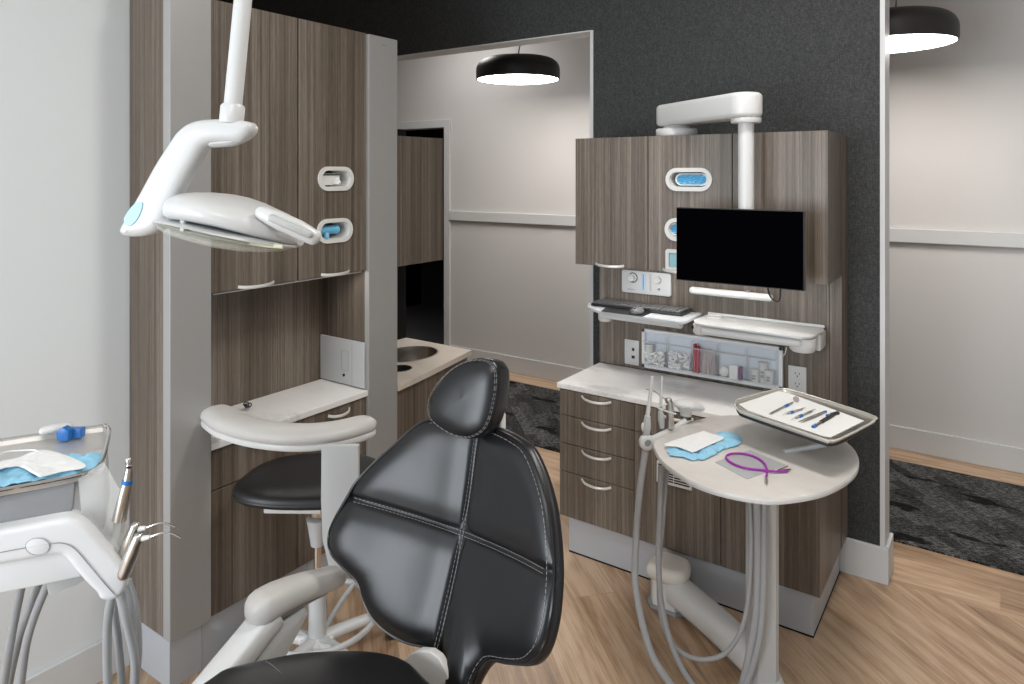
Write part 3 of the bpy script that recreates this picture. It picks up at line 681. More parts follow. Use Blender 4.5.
for i in range(5):
    x0, x1 = xs[i] + .003, xs[i + 1] - .003
    b0 = thing('supply_bin', 'clear supply bin with ' + names[i] + ', ' + ['first', 'second', 'third', 'fourth', 'fifth'][i] + ' from the left', 'bin', ((x0 + x1) / 2, PY - .03, bz0 + .02), 'clear supply bins')
    z0 = bz0 + .021; z1 = bz1 - .02
    bb = nb(); box(bb, x0, x1, BT, BT + .0015, z0, z1 - .03); box(bb, x0, x0 + .0015, BT, PY - .005, z0, z1); box(bb, x1 - .0015, x1, BT, PY - .005, z0, z1); box(bb, x0, x1, BT, PY - .005, z0, z0 + .0015)
    obj('tray', bb, M['glass'], b0, False)
    obj('lip', box(nb(), x0, x1, BT - .002, BT + .003, z1 - .032, z1 - .028), M['grey_plastic'], b0, False)
    random.seed(i + 3)
    if i in (0, 1):
        bb = nb()
        for k in range(85):
            cx = random.uniform(x0 + .012, x1 - .012); cz = z0 + .006 + random.random() * (.07 if i else .06); cy = BT + random.uniform(.008, .035)
            a_ = random.uniform(0, PI); d_ = Vector((math.cos(a_), random.uniform(-.5, .5), math.sin(a_) * .6)).normalized() * .009
            tube(bb, [Vector((cx, cy, cz)) - d_, Vector((cx, cy, cz)) + d_], .0045, 7, 1)
        o = obj('cotton_rolls', bb, M['mask']); tag(o, 'heap of white cotton rolls in the ' + ['first', 'second'][i] + ' supply bin from the left', 'cotton', kind='stuff')
        if i == 0:
            o = obj('lidded_tub', lathe(nb(), [(0, 0), (.016, 0), (.018, .04), (.02, .042), (.02, .05), (0, .051)], (x0 + .024, BT + .022, z0 + .045)), M['white'], None); tag(o, 'small white tub standing in the first supply bin', 'tub')
    elif i == 2:
        for k in range(2):
            bb = nb(); box(bb, x0 + .006 + k * .014, x0 + .017 + k * .014, BT + .006, BT + .03, z0 + .002, z1 - .012 - k * .01, .002, 1)
            o = obj('red_packet', bb, M['red']); tag(o, 'tall red packet in the third supply bin, ' + ('left one' if k == 0 else 'right one'), 'packet', 'red packets in the third bin')
        bb = nb()
        for k in range(26):
            cx = random.uniform(x0 + .045, x1 - .008); lean = random.uniform(-.012, .012); h_ = random.uniform(.07, .115)
            tube(bb, [(cx, BT + random.uniform(.008, .035), z0 + .002), (min(max(cx + lean, x0 + .04), x1 - .004), BT + random.uniform(.008, .035), z0 + h_)], .0016, 5, 1)
        o = obj('applicator_sticks', bb, mat('pinkish_sticks', (.58, .48, .46), .5)); tag(o, 'bundle of thin pinkish applicator sticks in the third supply bin', 'sticks', kind='stuff')
    elif i == 3:
        o = obj('white_wrap', ball(nb(), (x0 + .026, BT + .02, z0 + .026), .023, .016, .024), M['paper']); tag(o, 'crumpled white wrap in the fourth supply bin', 'wrap')
        o = obj('white_carton', box(nb(), x0 + .052, x0 + .088, BT + .006, BT + .03, z0 + .002, z0 + .062, .002, 1), M['paper'], smooth=False); tag(o, 'upright white carton in the fourth supply bin', 'box')
        o = obj('purple_packet', box(nb(), x0 + .09, x0 + .103, BT + .006, BT + .03, z0 + .002, z0 + .058, .002, 1), mat('dark_purple_packet', (.18, .06, .17), .5), smooth=False); tag(o, 'thin purple packet in the fourth supply bin', 'packet')
    else:
        for k, (xx, hh, yy) in enumerate(((x0 + .030, .055, .025), (x0 + .088, .06, .024), (x0 + .060, .085, .038))):
            q = thing('labelled_tub', 'white labelled tub in the fifth supply bin, ' + ['left one', 'right one', 'tall one behind'][k], 'tub', (xx, BT + yy, z0), 'white tubs in the fifth bin')
            obj('tub', lathe(nb(), [(0, 0), (.017, 0), (.0195, hh - .008), (.0205, hh - .007), (.0205, hh), (0, hh)], (xx, BT + yy, z0 + .002), seg=20), M['white'], q)
            bb = nb(); box(bb, xx - .006, xx + .006, BT + yy - .0205, BT + yy - .0175, z0 + hh * .3, z0 + hh * .42); box(bb, xx - .006, xx + .006, BT + yy - .0210, BT + yy - .0175, z0 + hh * .5, z0 + hh * .62); obj('label_print', bb, M['mid_grey'], q, False)

# ------------------------------------------------------------------ keyboard shelf, tray shelf
KZ = 1.032
o1 = [pz(590, 309, KZ), pz(596, 303, KZ), pz(604, 299.5, KZ), pz(701, 315, KZ), pz(703.5, 319, KZ), pz(684, 331.5, KZ), pz(676, 333, KZ)]
o1 = [Vector((-1.62, 2.96, KZ)), Vector((-1.60, 3.04, KZ)), Vector((-1.56, 3.043, KZ)), Vector((-1.09, 3.043, KZ)), Vector((-1.083, 2.99, KZ)), Vector((-1.085, 2.83, KZ)), Vector((-1.11, 2.80, KZ)), Vector((-1.50, 2.83, KZ)), Vector((-1.58, 2.88, KZ))]
t = thing('keyboard_shelf', 'white shelf carrying the keyboard on the right wood panel', 'shelf', (-1.3, 3.0, KZ - .02))
obj('top', prism(nb(), [p - UP * .014 for p in o1], (0, 0, .014), .003, 2), M['shelf'], t)
A = pz(607, 321, KZ - .045); B = pz(682, 337, KZ - .045)
A2 = Vector((-1.50, 2.87, KZ - .028)); B2 = Vector((-1.12, 2.86, KZ - .028))
obj('front_rail', capsule(nb(), [A2, A2.lerp(B2, .5), B2], .014, 14, 4), M['white'], t)
obj('pivot', lathe(nb(), [(0, 0), (.028, 0), (.034, .008), (.034, .04), (0, .04)], (-1.50, 2.91, KZ - .062), seg=24), M['white'], t)
obj('wall_bracket', box(nb(), -1.35, -1.2, 2.93, 3.045, KZ - .05, KZ - .015, .004), M['white'], t)
# keyboard
kc = [pz(601, 301.5, KZ + .006), pz(604, 297.5, KZ + .012), pz(702, 309, KZ + .012), pz(694, 315.5, KZ + .006)]
kA, kB = Vector((-1.60, 2.99, KZ)), Vector((-1.12, 2.99, KZ))
t = thing('keyboard', 'black computer keyboard on the white shelf under the flow panel', 'keyboard', (-1.38, 2.97, KZ))
obj('base', box(nb(), -1.575, -1.13, 2.905, 3.035, KZ + .001, KZ + .014, .003, 2), M['black_plastic'], t)
km = mat('dark_grey_keycap', (.15, .15, .155), .35)
first = None
for r_ in range(5):
    for k in range(18):
        x = -1.568 + k * .0240; y = 2.911 + r_ * .0240
        if r_ == 0 and 4 <= k <= 8:
            if k == 4: o = obj('keycap', box(nb(), x, x + .116, y, y + .019, KZ + .014, KZ + .020, .001, 1), km, t, False)
            continue
        if first is None: first = o = obj('keycap', box(nb(), x, x + .020, y, y + .020, KZ + .014, KZ + .020, .001, 1), km, t, False); fx, fy = x, y
        else:
            o = first.copy(); col.objects.link(o); o.location = (x - fx, y - fy, 0)
# mouse mat and mouse
mm = [pz(616, 312, KZ + .002), pz(628, 305, KZ + .002), pz(664, 311, KZ + .002), pz(655, 318, KZ + .002)]
mm = [Vector((-1.47, 2.81, KZ)), Vector((-1.49, 2.895, KZ)), Vector((-1.27, 2.895, KZ)), Vector((-1.27, 2.81, KZ))]
o = obj('mouse_mat', prism(nb(), [p + UP * .0005 for p in mm], (0, 0, .003)), M['black_plastic'], smooth=False); tag(o, 'small black mouse mat in front of the keyboard', 'mat')
mc = pz(637, 311, KZ + .01); mc.y = 2.85; mc.x = pY(637, 311, 2.85).x
t = thing('mouse', 'grey computer mouse on the small black mat', 'mouse', (mc.x, mc.y, KZ + .004))
obj('shell', ball(nb(), (mc.x, mc.y, KZ + .012), .031, .04, .018, 20), mat('grey_mouse_shell', (.16, .16, .165), .25), t)
obj('scroll_wheel', lathe(nb(), [(0, 0), (.006, 0), (.006, .005), (0, .005)], (mc.x - .0025, mc.y - .022, KZ + .025), (1, 0, 0), 14), M['black_plastic'], t)
# tray shelf
TZ = 1.028
o2 = [pz(691, 322, TZ), pz(709, 315, TZ), pz(831, 328, TZ), pz(832, 334, TZ), pz(813, 341, TZ), pz(800, 343, TZ), pz(722, 331, TZ), pz(700, 328, TZ)]
t = thing('tray_shelf', 'long white tray shelf right of the keyboard over the bins', 'shelf', (-.85, 3.0, TZ - .03))
yb = 3.04
o2 = [Vector((-1.075, 2.90, TZ)), Vector((-1.065, yb, TZ)), Vector((-.585, yb, TZ)), Vector((-.572, 3.0, TZ)), Vector((-.590, 2.86, TZ)), Vector((-.62, 2.82, TZ)), Vector((-1.0, 2.83, TZ)), Vector((-1.05, 2.85, TZ))]
obj('top', prism(nb(), [p - UP * .010 for p in o2], (0, 0, .010), .003, 2), M['white'], t)
obj('rear_lip', box(nb(), -1.06, -.58, yb - .006, yb, TZ, TZ + .012, .002, 1), M['white'], t)
obj('front_rail', capsule(nb(), [(-1.01, 2.85, TZ - .030), (-.82, 2.845, TZ - .030), (-.64, 2.85, TZ - .030)], .017, 14, 4), M['white'], t)
obj('pivot', lathe(nb(), [(0, 0), (.040, 0), (.048, .008), (.050, .03), (.050, .056), (0, .056)], (-.633, 2.895, TZ - .07), seg=32), M['white'], t)
obj('pivot', lathe(nb(), [(0, 0), (.036, 0), (.040, .006), (.040, .04), (0, .04)], (-1.035, 2.90, TZ - .055), seg=28), M['white'], t)
obj('wall_bracket', box(nb(), -.60, -.575, 2.93, 3.044, TZ - .07, TZ - .01, .003), M['white'], t)
c = (-1.02, 3.0, TZ + .0005); obj('cup_recess', lathe(nb(), [(0, 0), (.035, 0), (.035, .004), (.029, .004), (.028, .001), (0, .001)], c, seg=28), M['white_matte'], t)
bb = nb(); box(bb, -1.074, -1.05, 2.874, 2.882, TZ - .034, TZ - .022); obj('slot', bb, M['black_gap'], t, False)
bb = nb(); tube(bb, [(-.685, 2.86, TZ - .055), (-.69, 2.86, TZ - .08), (-.70, 2.86, TZ - .095)], .002, 6, 4); obj('catch', bb, M['white'], t)

# ------------------------------------------------------------------ oval assistant table on a post
ZT = .76
to = [(654, 441), (655, 449), (664, 462), (690, 480), (720, 491), (760, 498.5), (790, 498), (825, 491), (850, 477.5), (858.5, 464), (855, 450), (840, 438), (815, 428), (785, 420), (755, 416), (722, 415.5), (697, 420), (676, 428), (660, 434)]
P = catmull([pz(x, y, ZT) for x, y in to], 5, True)
PC = Vector((-.617, 2.288, 0))
at = thing('assistant_table', 'oval cream-topped table on a white post beside the right cabinets', 'table', (PC.x, PC.y, 0))
obj('tabletop', prism(nb(), [p - UP * .016 for p in P], (0, 0, .016), .002, 2), M['tabletop'], at)
cen = sum(P, Vector()) / len(P)
obj('edge_band', prism(nb(), [cen.lerp(p, 1.004) - UP * .0165 for p in P], (0, 0, .0145), .003, 2), M['white'], at)
bb = nb(); pts = [(-.048, -.03), (-.034, -.044), (.022, -.044), (.036, -.03), (.036, .03), (.022, .044), (-.034, .044), (-.048, .03)]
prism(bb, [PC + RT * a + FW * b_ + UP * .02 for a, b_ in pts], (0, 0, ZT - .045)); obj('post', bb, M['grey_plastic'], at, True, 20)
bb = nb(); lathe(bb, [(0, 0), (.050, 0), (.060, .012), (.060, .04), (.052, .058), (0, .058)], (PC.x, PC.y, .0), seg=28); box(bb, PC.x - .02, PC.x + .08, PC.y - .06, PC.y + .02, .02, .045, .01); obj('foot', bb, M['white'], at)
# floor base and arm
bb = nb()
Bc = Vector((-1.035, 2.555, 0))
cap = [(-.085, -.045), (-.06, -.075), (.05, -.08), (.085, -.04), (.075, .035), (.045, .075), (-.05, .078), (-.085, .04)]
prism(bb, [Bc + Vector((a * .80, b_ * .86, .0)) for a, b_ in cap], (0, 0, .125), .01, 3); obj('floor_box', bb, M['white_matte'], at)
bb = nb(); prism(bb, [Bc + Vector((a * .95, b_ * .98, .0)) for a, b_ in cap], (0, 0, .015), .004, 2); obj('floor_flange', bb, M['mid_grey'], at)
bb = nb(); prism(bb, [Bc + Vector((a * .92, b_ * .92 - .01, .108)) for a, b_ in [(v.x, v.y) for v in catmull([Vector((a, b_, 0)) for a, b_ in cap], 4, True)]], (0, 0, .06), .026, 6); obj('cap', bb, M['warm_cap'], at)
obj('floor_arm', tube(nb(), [Bc + Vector((.04, -.04, .085)), Bc.lerp(PC, .5) + Vector((.02, -.012, .08)), PC + Vector((-.02, .01, .075))], [.055, .054, .052], 24, 4, rv=[.05, .048, .046], exp=2.5), M['white'], at)
# suction holder and handpieces at the left end of the table
hold = thing('handpiece_holder', 'white instrument holder clipped to the left end of the oval table', 'holder', tuple(pz(648, 437, ZT)))
dH = 2.33
P0 = pd(646.5, 442, dH)
obj('swivel', lathe(nb(), [(0, -.012), (.022, -.012), (.026, -.006), (.026, .010), (.020, .014), (.012, .014), (.012, .009), (0, .009)], P0, tuple(-FW + RT * .2), 28), M['white'], hold)
obj('swivel_screw', lathe(nb(), [(0, .006), (.010, .006), (.010, .012), (0, .013)], P0, tuple(-FW + RT * .2), 14), M['mid_grey'], hold)
obj('arm', tube(nb(), [P0, pd(660, 436, dH + .05), pd(676, 428, dH + .15), pd(686, 420, dH + .17)], .012, 10, 4), M['white'], hold)
hb = nb(); capsule(hb, [pd(680, 404, dH + .18), pd(690, 405, dH + .18), pd(698, 407, dH + .18)], [.026, .036, .024], 18, 5, rv=[.014, .018, .013]); tube(hb, [pd(685, 404, dH + .18), pd(686, 412, dH + .18), pd(686, 421, dH + .18)], [.036, .022, .017], 16, 3)
obj('body', hb, M['white'], hold)
def handp(name, lab, cat, tip, mid, base, d, r, m_=M['white'], grp=None):
    t = thing(name, lab, cat, tuple(pd(*base, d)), grp)
    obj('tip', tube(nb(), [pd(*tip, d), pd(*mid, d)], [r * .45, r * .8], 10, 1), m_, t)
    obj('body', tube(nb(), [pd(*mid, d), pd(mid[0] * .5 + base[0] * .5, mid[1] * .5 + base[1] * .5, d), pd(*base, d)], [r * 1.1, r * 1.5, r], 12, 3), M['grey_plastic'], t)
    return t
t = handp('suction_tip', 'tall white suction tip standing at the left end of the oval table, left one', 'suction tip', (652.5, 376), (647.5, 416), (646, 438), dH, .0095, M['white'], 'suction tips at the oval table')
obj('valve', ball(nb(), pd(643.5, 427, dH), .008, .008, .016), M['white_matte'], t)
t = handp('suction_tip', 'short white saliva ejector standing behind the left suction tip', 'suction tip', (662, 376), (660.5, 412), (662, 428), dH + .08, .008, M['white'], 'suction tips at the oval table')
t = thing('air_syringe', 'grey air syringe with thin bent steel nozzle beside the suction tips', 'syringe', tuple(pd(670, 428, dH + .1)))
obj('handle', tube(nb(), [pd(669.5, 401, dH + .1), pd(670.5, 428, dH + .1)], .013, 14, 1), M['steel'], t)
obj('head', ball(nb(), pd(668.5, 400, dH + .1), .013, .013, .01), M['steel'], t)
obj('nozzle', tube(nb(), [pd(668, 401, dH + .1), pd(661, 396, dH + .1), pd(654, 391, dH + .1), pd(646, 389, dH + .1)], .0022, 6, 4), M['steel'], t)
obj('button', tube(nb(), [pd(667, 404, dH + .08), pd(658, 408, dH + .06), pd(676, 414, dH + .06)], .003, 6, 3), M['white'], t)

def hose(lab, pts, r, m_=None, grp=None):
    P = [pd(x, y, d) for x, y, d in pts]
    return tag(obj('hose', tube(nb(), P, r, 12, 7), m_ or M['hose']), lab, 'hose', grp)
G1 = 'grey hoses looping under the oval table'
hose('thick grey hose hanging from the white swivel at the table end', [(645.5, 450, dH), (640, 490, dH), (636, 540, dH), (636, 590, 2.28), (650, 650, 2.2), (672, 686, 2.15), (700, 720, 2.12), (722, 718, 2.15), (740, 690, 2.17), (750, 650, 2.16), (757, 600, 2.16), (757, 502, 2.17)], .0115, grp=G1)
hose('outer left grey hose dropping from under the table to the bottom edge', [(661, 466, dH + .02), (660, 510, dH), (658.5, 560, 2.30), (662, 608, 2.27), (675, 654, 2.22), (694, 686, 2.18), (716, 704, 2.16), (742, 690, 2.16), (757, 650, 2.15), (763, 600, 2.15), (764, 502, 2.17)], .0095, grp=G1)
hose('thin grey hose making the small upper loop in front of the floor arm', [(667, 468, dH + .04), (663, 520, dH), (659, 570, 2.31), (661, 615, 2.27), (673, 645, 2.24), (697, 659, 2.22), (724, 654, 2.2), (742, 628, 2.18), (749, 590, 2.17), (751, 540, 2.17), (750, 500, 2.19)], .0075, grp=G1)

# metal tray with paper, above the table
ZR = .872
rx = thing('instrument_tray', 'steel instrument tray reaching over the oval table toward the wall', 'tray', tuple(pz(800, 415, ZR)))
to = [(735, 403), (737, 408), (746, 413), (820, 438), (830, 440.5), (840, 439), (868, 425), (874.5, 420), (868, 414), (794, 391), (779, 389), (770, 391), (740, 399)]
P = catmull([pz(x, y, ZR) for x, y in to], 4, True); cen = sum(P, Vector()) / len(P)
obj('pan', prism(nb(), [cen.lerp(p, .965) - UP * .010 for p in P], (0, 0, .003)), M['steel'], rx)
wl = nb(); n_ = len(P); A = [wl.verts.new(p) for p in P]; Bv = [wl.verts.new(cen.lerp(p, .965) - UP * .0095) for p in P]
for i in range(n_): wl.faces.new((A[i], A[(i + 1) % n_], Bv[(i + 1) % n_], Bv[i]))
thicken(wl, (0, 0, -.0018)); obj('side_wall', wl, M['tray_steel'], rx)
obj('rim', tube(nb(), P, .0035, 8, 1, True), M['tray_steel'], rx)
bb = nb(); tube(bb, [cen.lerp(p, .955) - UP * .016 for p in P], .005, 8, 1, True); obj('holder_frame', bb, M['black_plastic'], rx)
bb = nb(); a_ = pz(812, 430, ZR - .02); tube(bb, [pz(800, 415, ZR - .022), pz(830, 418, ZR - .03), Vector((-.40, 2.47, ZR - .05)), Vector((-.44, 2.42, ZR - .08)), Vector((PC.x + .05, PC.y + .05, ZT + .0))], .008, 8, 4); obj('holder_arm', bb, M['grey_plastic'], rx)
pp = [(739, 404.5), (748, 411), (822, 436), (831, 437.5), (864, 421), (788, 393), (778, 391.5)]
o = obj('tray_paper', prism(nb(), [pz(x, y, ZR - .0065) for x, y in pp], (0, 0, .0012)), M['paper'], smooth=False); tag(o, 'white paper liner on the steel instrument tray', 'paper')
zi = ZR - .002
def instr(name, lab, cat, a, b_, kind):
    A, B = pz(*a, zi), pz(*b_, zi); t = thing(name, lab, cat, tuple((A + B) / 2), 'instruments on the steel tray')
    bm = nb()
    if kind == 'mirror':
        obj('handle', tube(bm, [A, A.lerp(B, .85)], .0040, 8, 1), M['steel'], t)
        obj('mirror_head', lathe(nb(), [(0, 0), (.010, 0), (.010, .002), (0, .002)], B + UP * .006, (.3, -.8, .6), 18), M['chrome'], t)
        obj('blue_ring', tube(nb(), [A.lerp(B, .55), A.lerp(B, .68)], .0050, 8, 1), M['blue'], t)
    elif kind == 'probe':
        obj('handle', tube(bm, [A.lerp(B, .2), A.lerp(B, .8)], .0044, 8, 1), M['steel'], t)
        obj('point', tube(nb(), [A, A.lerp(B, .1) + UP * .003, A.lerp(B, .22)], [.0006, .0012, .0024], 6, 2), M['steel'], t)
        obj('blue_ring', tube(nb(), [A.lerp(B, .3), A.lerp(B, .42)], .0054, 8, 1), M['blue'], t)
        obj('point', tube(nb(), [B, B.lerp(A, .1) + UP * .003, B.lerp(A, .22)], [.0006, .0012, .0024], 6, 2), M['steel'], t)
    elif kind == 'tweezers':
        s = (B - A).normalized().cross(UP)
        for sg in (-1, 1): obj('blade', tube(nb(), [A + s * .0045 * sg, A.lerp(B, .5) + s * .004 * sg, B], [.001, .003, .004], 6, 3), M['steel'], t)
        obj('blue_band', tube(nb(), [A.lerp(B, .85), B], .0042, 8, 1), M['blue'], t)
    elif kind == 'clamp':
        s = (B - A).normalized().cross(UP)
        obj('barrel', tube(nb(), [A.lerp(B, .4), B], .0066, 10, 1), M['black_plastic'], t)
        obj('shank', tube(nb(), [A, A.lerp(B, .4)], [.0035, .0045], 8, 1), mat('copper_tone', (.28, .15, .10), .3, .8), t)
        obj('blue_tip', tube(nb(), [A, A.lerp(B, .15)], .0055, 8, 1), M['blue'], t)
    return t
instr('dental_mirror', 'mouth mirror with blue ring, leftmost tool on the steel tray', 'dental tool', (770, 414), (796, 401), 'mirror')
instr('dental_probe', 'thin steel probe just right of the mouth mirror', 'dental tool', (783, 415), (806, 408), 'probe')
instr('dental_scaler', 'steel scaler with blue ring in the middle of the tray', 'dental tool', (791, 420), (816, 409.5), 'probe')
instr('dental_tweezers', 'steel tweezers with blue band right of the scaler', 'tweezers', (800, 422), (826, 411.5), 'tweezers')
instr('dental_syringe', 'dark syringe-like instrument with blue tip, rightmost on the tray', 'dental tool', (813, 427), (833, 415), 'clamp')
instr('instrument_clip', 'short black clip beside the dark syringe on the tray', 'clip', (827, 416), (838, 413), 'clamp')

# gloves, mask, pouch, purple cord on the table
from mathutils import noise as mn
def crumple(name, outline, z, amp, thick, m_, seed, parent=None, lift=None, ragged=0.0):
    """sheet spanned in rings inside an outline with folds"""
    random.seed(seed); P = catmull(outline, 8, True); cen = sum(P, Vector()) / len(P); bm = nb(); rings = []; R_ = 16
    if ragged: P = [p + (p - cen).normalized() * (ragged * mn.noise(Vector((p.x * 90, p.y * 90, seed)))) for p in P]
    def hgt(q, e):
        a = mn.noise(Vector((q.x * 45, q.y * 45, seed * 3.1))); b = mn.noise(Vector((q.x * 110, q.y * 110, seed * 1.7)))
        fold = 1 - abs(mn.noise(Vector((q.x * 38 + q.y * 20, q.y * 16, seed)))) * 2.2
        return amp * max(0, .35 + .5 * a + .3 * b + .45 * fold) * e
    for r in range(R_):
        f = 1 - r / R_; e = min(1, .30 + r / 4); row = []
        for p in P:
            q = cen.lerp(p, f); row.append(bm.verts.new((q.x, q.y, z + hgt(q, e))))
        rings.append(row)
    c = bm.verts.new((cen.x, cen.y, z + hgt(cen, 1))); n = len(P)
    for A, B in zip(rings, rings[1:]):
        for i in range(n): bm.faces.new((A[i], A[(i + 1) % n], B[(i + 1) % n], B[i]))
    for i in range(n): bm.faces.new((rings[-1][i], rings[-1][(i + 1) % n], c))
    thicken(bm, (0, 0, -thick))
    return obj(name, bm, m_, parent, True, 60)
gl = [(669, 448), (668, 453), (673, 456), (682, 457), (692, 460), (698, 459), (703, 460), (715, 454), (724, 449), (738, 445), (742, 440), (737, 434), (727, 432), (719, 432.5), (716, 437), (690, 446)]
o = crumple('nitrile_gloves', [pz(x, y, ZT + .004) for x, y in gl], ZT + .003, .010, .0015, M['glove_light'], 2, ragged=.006); tag(o, 'pair of light blue gloves lying on the oval table', 'gloves')
mk = [(665, 444), (700, 432), (705, 431.5), (712, 434), (724, 438), (712, 444), (694, 452), (690, 451.5), (678, 447)]
o = crumple('face_mask', [pz(x, y, ZT + .014) for x, y in mk], ZT + .014, .003, .0012, M['mask'], 5); tag(o, 'folded white mask on top of the blue gloves on the oval table', 'mask')
pk = [(715, 462.5), (750, 450.5), (786, 465.5), (747, 479.5)]
o = obj('sterile_pouch', prism(nb(), [pz(x, y, ZT) for x, y in pk], (0, 0, .002), .0006, 1), M['pouch'], smooth=False); tag(o, 'flat grey sterile pouch under the purple cord', 'pouch')
t = thing('bib_clip_cord', 'looped purple bib cord with steel clips on the grey pouch', 'cord', tuple(pz(750, 462, ZT)))
lp = [(788, 471), (775, 471.5), (762, 470), (745, 468), (732, 463), (726, 457.5), (730, 454), (742, 453.5), (754, 456.5), (763, 462), (767, 470), (766, 478)]
obj('cord', tube(nb(), [pz(x, y, ZT + .006) for x, y in lp], .0034, 8, 6), M['purple'], t)
for a, b_ in (((776, 471.5), (791, 469)), ((766, 476), (766.5, 484))):
    obj('clip', tube(nb(), [pz(*a, ZT + .006), pz(a[0] * .4 + b_[0] * .6, a[1] * .4 + b_[1] * .6, ZT + .007), pz(*b_, ZT + .005)], [.003, .005, .002], 8, 3, rv=[.003, .002, .001]), M['steel'], t)
obj('clip_arm', tube(nb(), [pz(778, 470, ZT + .008), pz(788, 466, ZT + .012)], .002, 6, 1), mat('brown_clip', (.16, .12, .10), .4), t)

# ------------------------------------------------------------------ dental chair
XC = -1.06
def Yc(z):
    P = [(.562, 1.23), (.785, 1.324), (.968, 1.372)]; s = 0
    z = max(.42, min(1.05, z))
    for i, (a, b_) in enumerate(P):
        l = b_
        for j, (c, d) in enumerate(P):
            if i != j: l *= (z - c) / (a - c)
        s += l
    return s
def surf(s, z): return Vector((XC + s, Yc(z) - .95 * s * s, z))
ch = thing('dental_chair', 'black leather dental chair with oval headrest in the foreground', 'dental chair', (XC, 1.0, 0))
outl = [(-.02, 1.03), (-.09, 1.027), (-.151, 1.017), (-.19, .993), (-.227, .954), (-.272, .906), (-.308, .856), (-.322, .82), (-.34, .765), (-.343, .728), (-.328, .691), (-.286, .658), (-.249, .632), (-.222, .597), (-.189, .568), (-.143, .549), (-.091, .542), (-.039, .546), (.002, .545), (.035, .532), (.055, .50), (.075, .46), (.11, .46), (.118, .50), (.120, .54), (.138, .578), (.161, .594), (.204, .607), (.254, .630), (.283, .652), (.305, .686), (.314, .74), (.306, .806), (.290, .856), (.268, .905), (.247, .938), (.207, .982), (.159, 1.013), (.116, 1.022), (.061, 1.027)]
oc2 = catmull([Vector((a - (.007 if a > .2 else 0), b_, 0)) for a, b_ in outl], 9, True)
def seamz(s): return .783 + .35 * s * s
def cushion(name, P2, cen, fn, fnn, thick, bulge, m_, parent, rings=44, seam=None, edge=.03):
    """P2 outline in (s,z); fn maps to space, fnn gives the outward (front) normal; body runs back by thick"""
    bm = nb(); rows = []; n = len(P2)
    # back face ring, side, rounded front edge, front rings
    prof = [(.90, -thick), (.97, -thick), (1.0, -thick * .8), (1.004, -thick * .45), (1.0, -.012), (.990, -.004)]
    for f, o_ in prof:
        row = []
        for p in P2:
            q = cen + (p - cen) * f; row.append(bm.verts.new(fn(q.x, q.y) + fnn(q.x, q.y) * o_))
        rows.append(row)
    for r in range(rings):
        f = .982 * (1 - r / rings); row = []
        for p in P2:
            q = cen + (p - cen) * f
            dist = (p - q).length
            o_ = bulge * (1 - math.exp(-dist / edge))
            if seam: o_ -= seam(q.x, q.y)
            row.append(bm.verts.new(fn(q.x, q.y) + fnn(q.x, q.y) * o_))
        rows.append(row)
    c = bm.verts.new(fn(cen.x, cen.y) + fnn(cen.x, cen.y) * (bulge - (seam(cen.x, cen.y) if seam else 0)))
    cb = bm.verts.new(fn(cen.x, cen.y) - fnn(cen.x, cen.y) * thick)
    for A, B in zip(rows, rows[1:]):
        for i in range(n): bm.faces.new((A[i], A[(i + 1) % n], B[(i + 1) % n], B[i]))
    for i in range(n):
        bm.faces.new((rows[-1][i], rows[-1][(i + 1) % n], c)); bm.faces.new((rows[0][(i + 1) % n], rows[0][i], cb))
    return obj(name, bm, m_, parent, True, 80)
def bn(s, z):
    e = 1e-3; a = surf(s + e, z) - surf(s - e, z); b_ = surf(s, z + e) - surf(s, z - e); n = a.cross(b_); n.normalize(); return n if n.y < 0 else -n
def bseam(s, z):
    a = .010 * math.exp(-(s / .008) ** 2) + .010 * math.exp(-((z - seamz(s)) / .008) ** 2)
    b_ = .009 * math.exp(-(s / .035) ** 2) + .009 * math.exp(-((z - seamz(s)) / .035) ** 2)
    return min(a + b_, .019) if z < 1.2 else 0
bk = cushion('backrest', oc2, Vector((0, .785, 0)), surf, bn, .030, .026, M['leather'], ch, 52, bseam, .022)
def stitches(name, pts, parent, r=.0006, dash=.006, gap=.003):
    bm = nb(); acc = 0; on = True
    segs = []
    cur = [pts[0]]
    # resample by length
    L_ = 0; Q = [pts[0]]
    for a, b_ in zip(pts, pts[1:]):
        d = (b_ - a).length; k = max(1, int(d / .003))
        for i in range(1, k + 1): Q.append(a.lerp(b_, i / k))
    i = 0
    while i + 2 < len(Q):
        tube(bm, [Q[i], Q[i + 2]], r, 4, 1); i += 3
    return obj(name, bm, M['stitch'], parent, False)
def onb(s, z, o_): return surf(s, z) + bn(s, z) * o_
for off in (-.0045, .0045):
    stitches('stitching', [onb(s / 100, seamz(s / 100) + off, .0150) for s in range(-30, 29)], bk)
    stitches('stitching', [onb(off, z / 100, .0150) for z in range(56, 101)], bk)
per = [onb(*(Vector((0, .785, 0)) + (p - Vector((0, .785, 0))) * .965).xy, .0125) for p in oc2]
stitches('edge_stitching', per[200:] + per[:20], bk)
obj('piping', tube(nb(), [onb(*(Vector((0, .785, 0)) + (p - Vector((0, .785, 0))) * .992).xy, .0) for p in oc2], .0035, 6, 1, True), M['leather'], ch)
bb = nb(); sh = [Vector((p.x * .86, .785 + (p.y - .785) * .88, 0)) for p in oc2]
a_ = [bb.verts.new(surf(p.x, p.y) - bn(p.x, p.y) * .031) for p in sh]; b2 = [bb.verts.new(surf(p.x * .9, .785 + (p.y - .785) * .9) - bn(p.x, p.y) * .048) for p in sh]
n_ = len(sh)
for i in range(n_): bb.faces.new((a_[i], a_[(i + 1) % n_], b2[(i + 1) % n_], b2[i]))
cv = bb.verts.new(surf(0, .785) - bn(0, .785) * .055)
for i in range(n_): bb.faces.new((b2[i], b2[(i + 1) % n_], cv))
obj('back_shell', bb, M['grey_plastic'], ch)
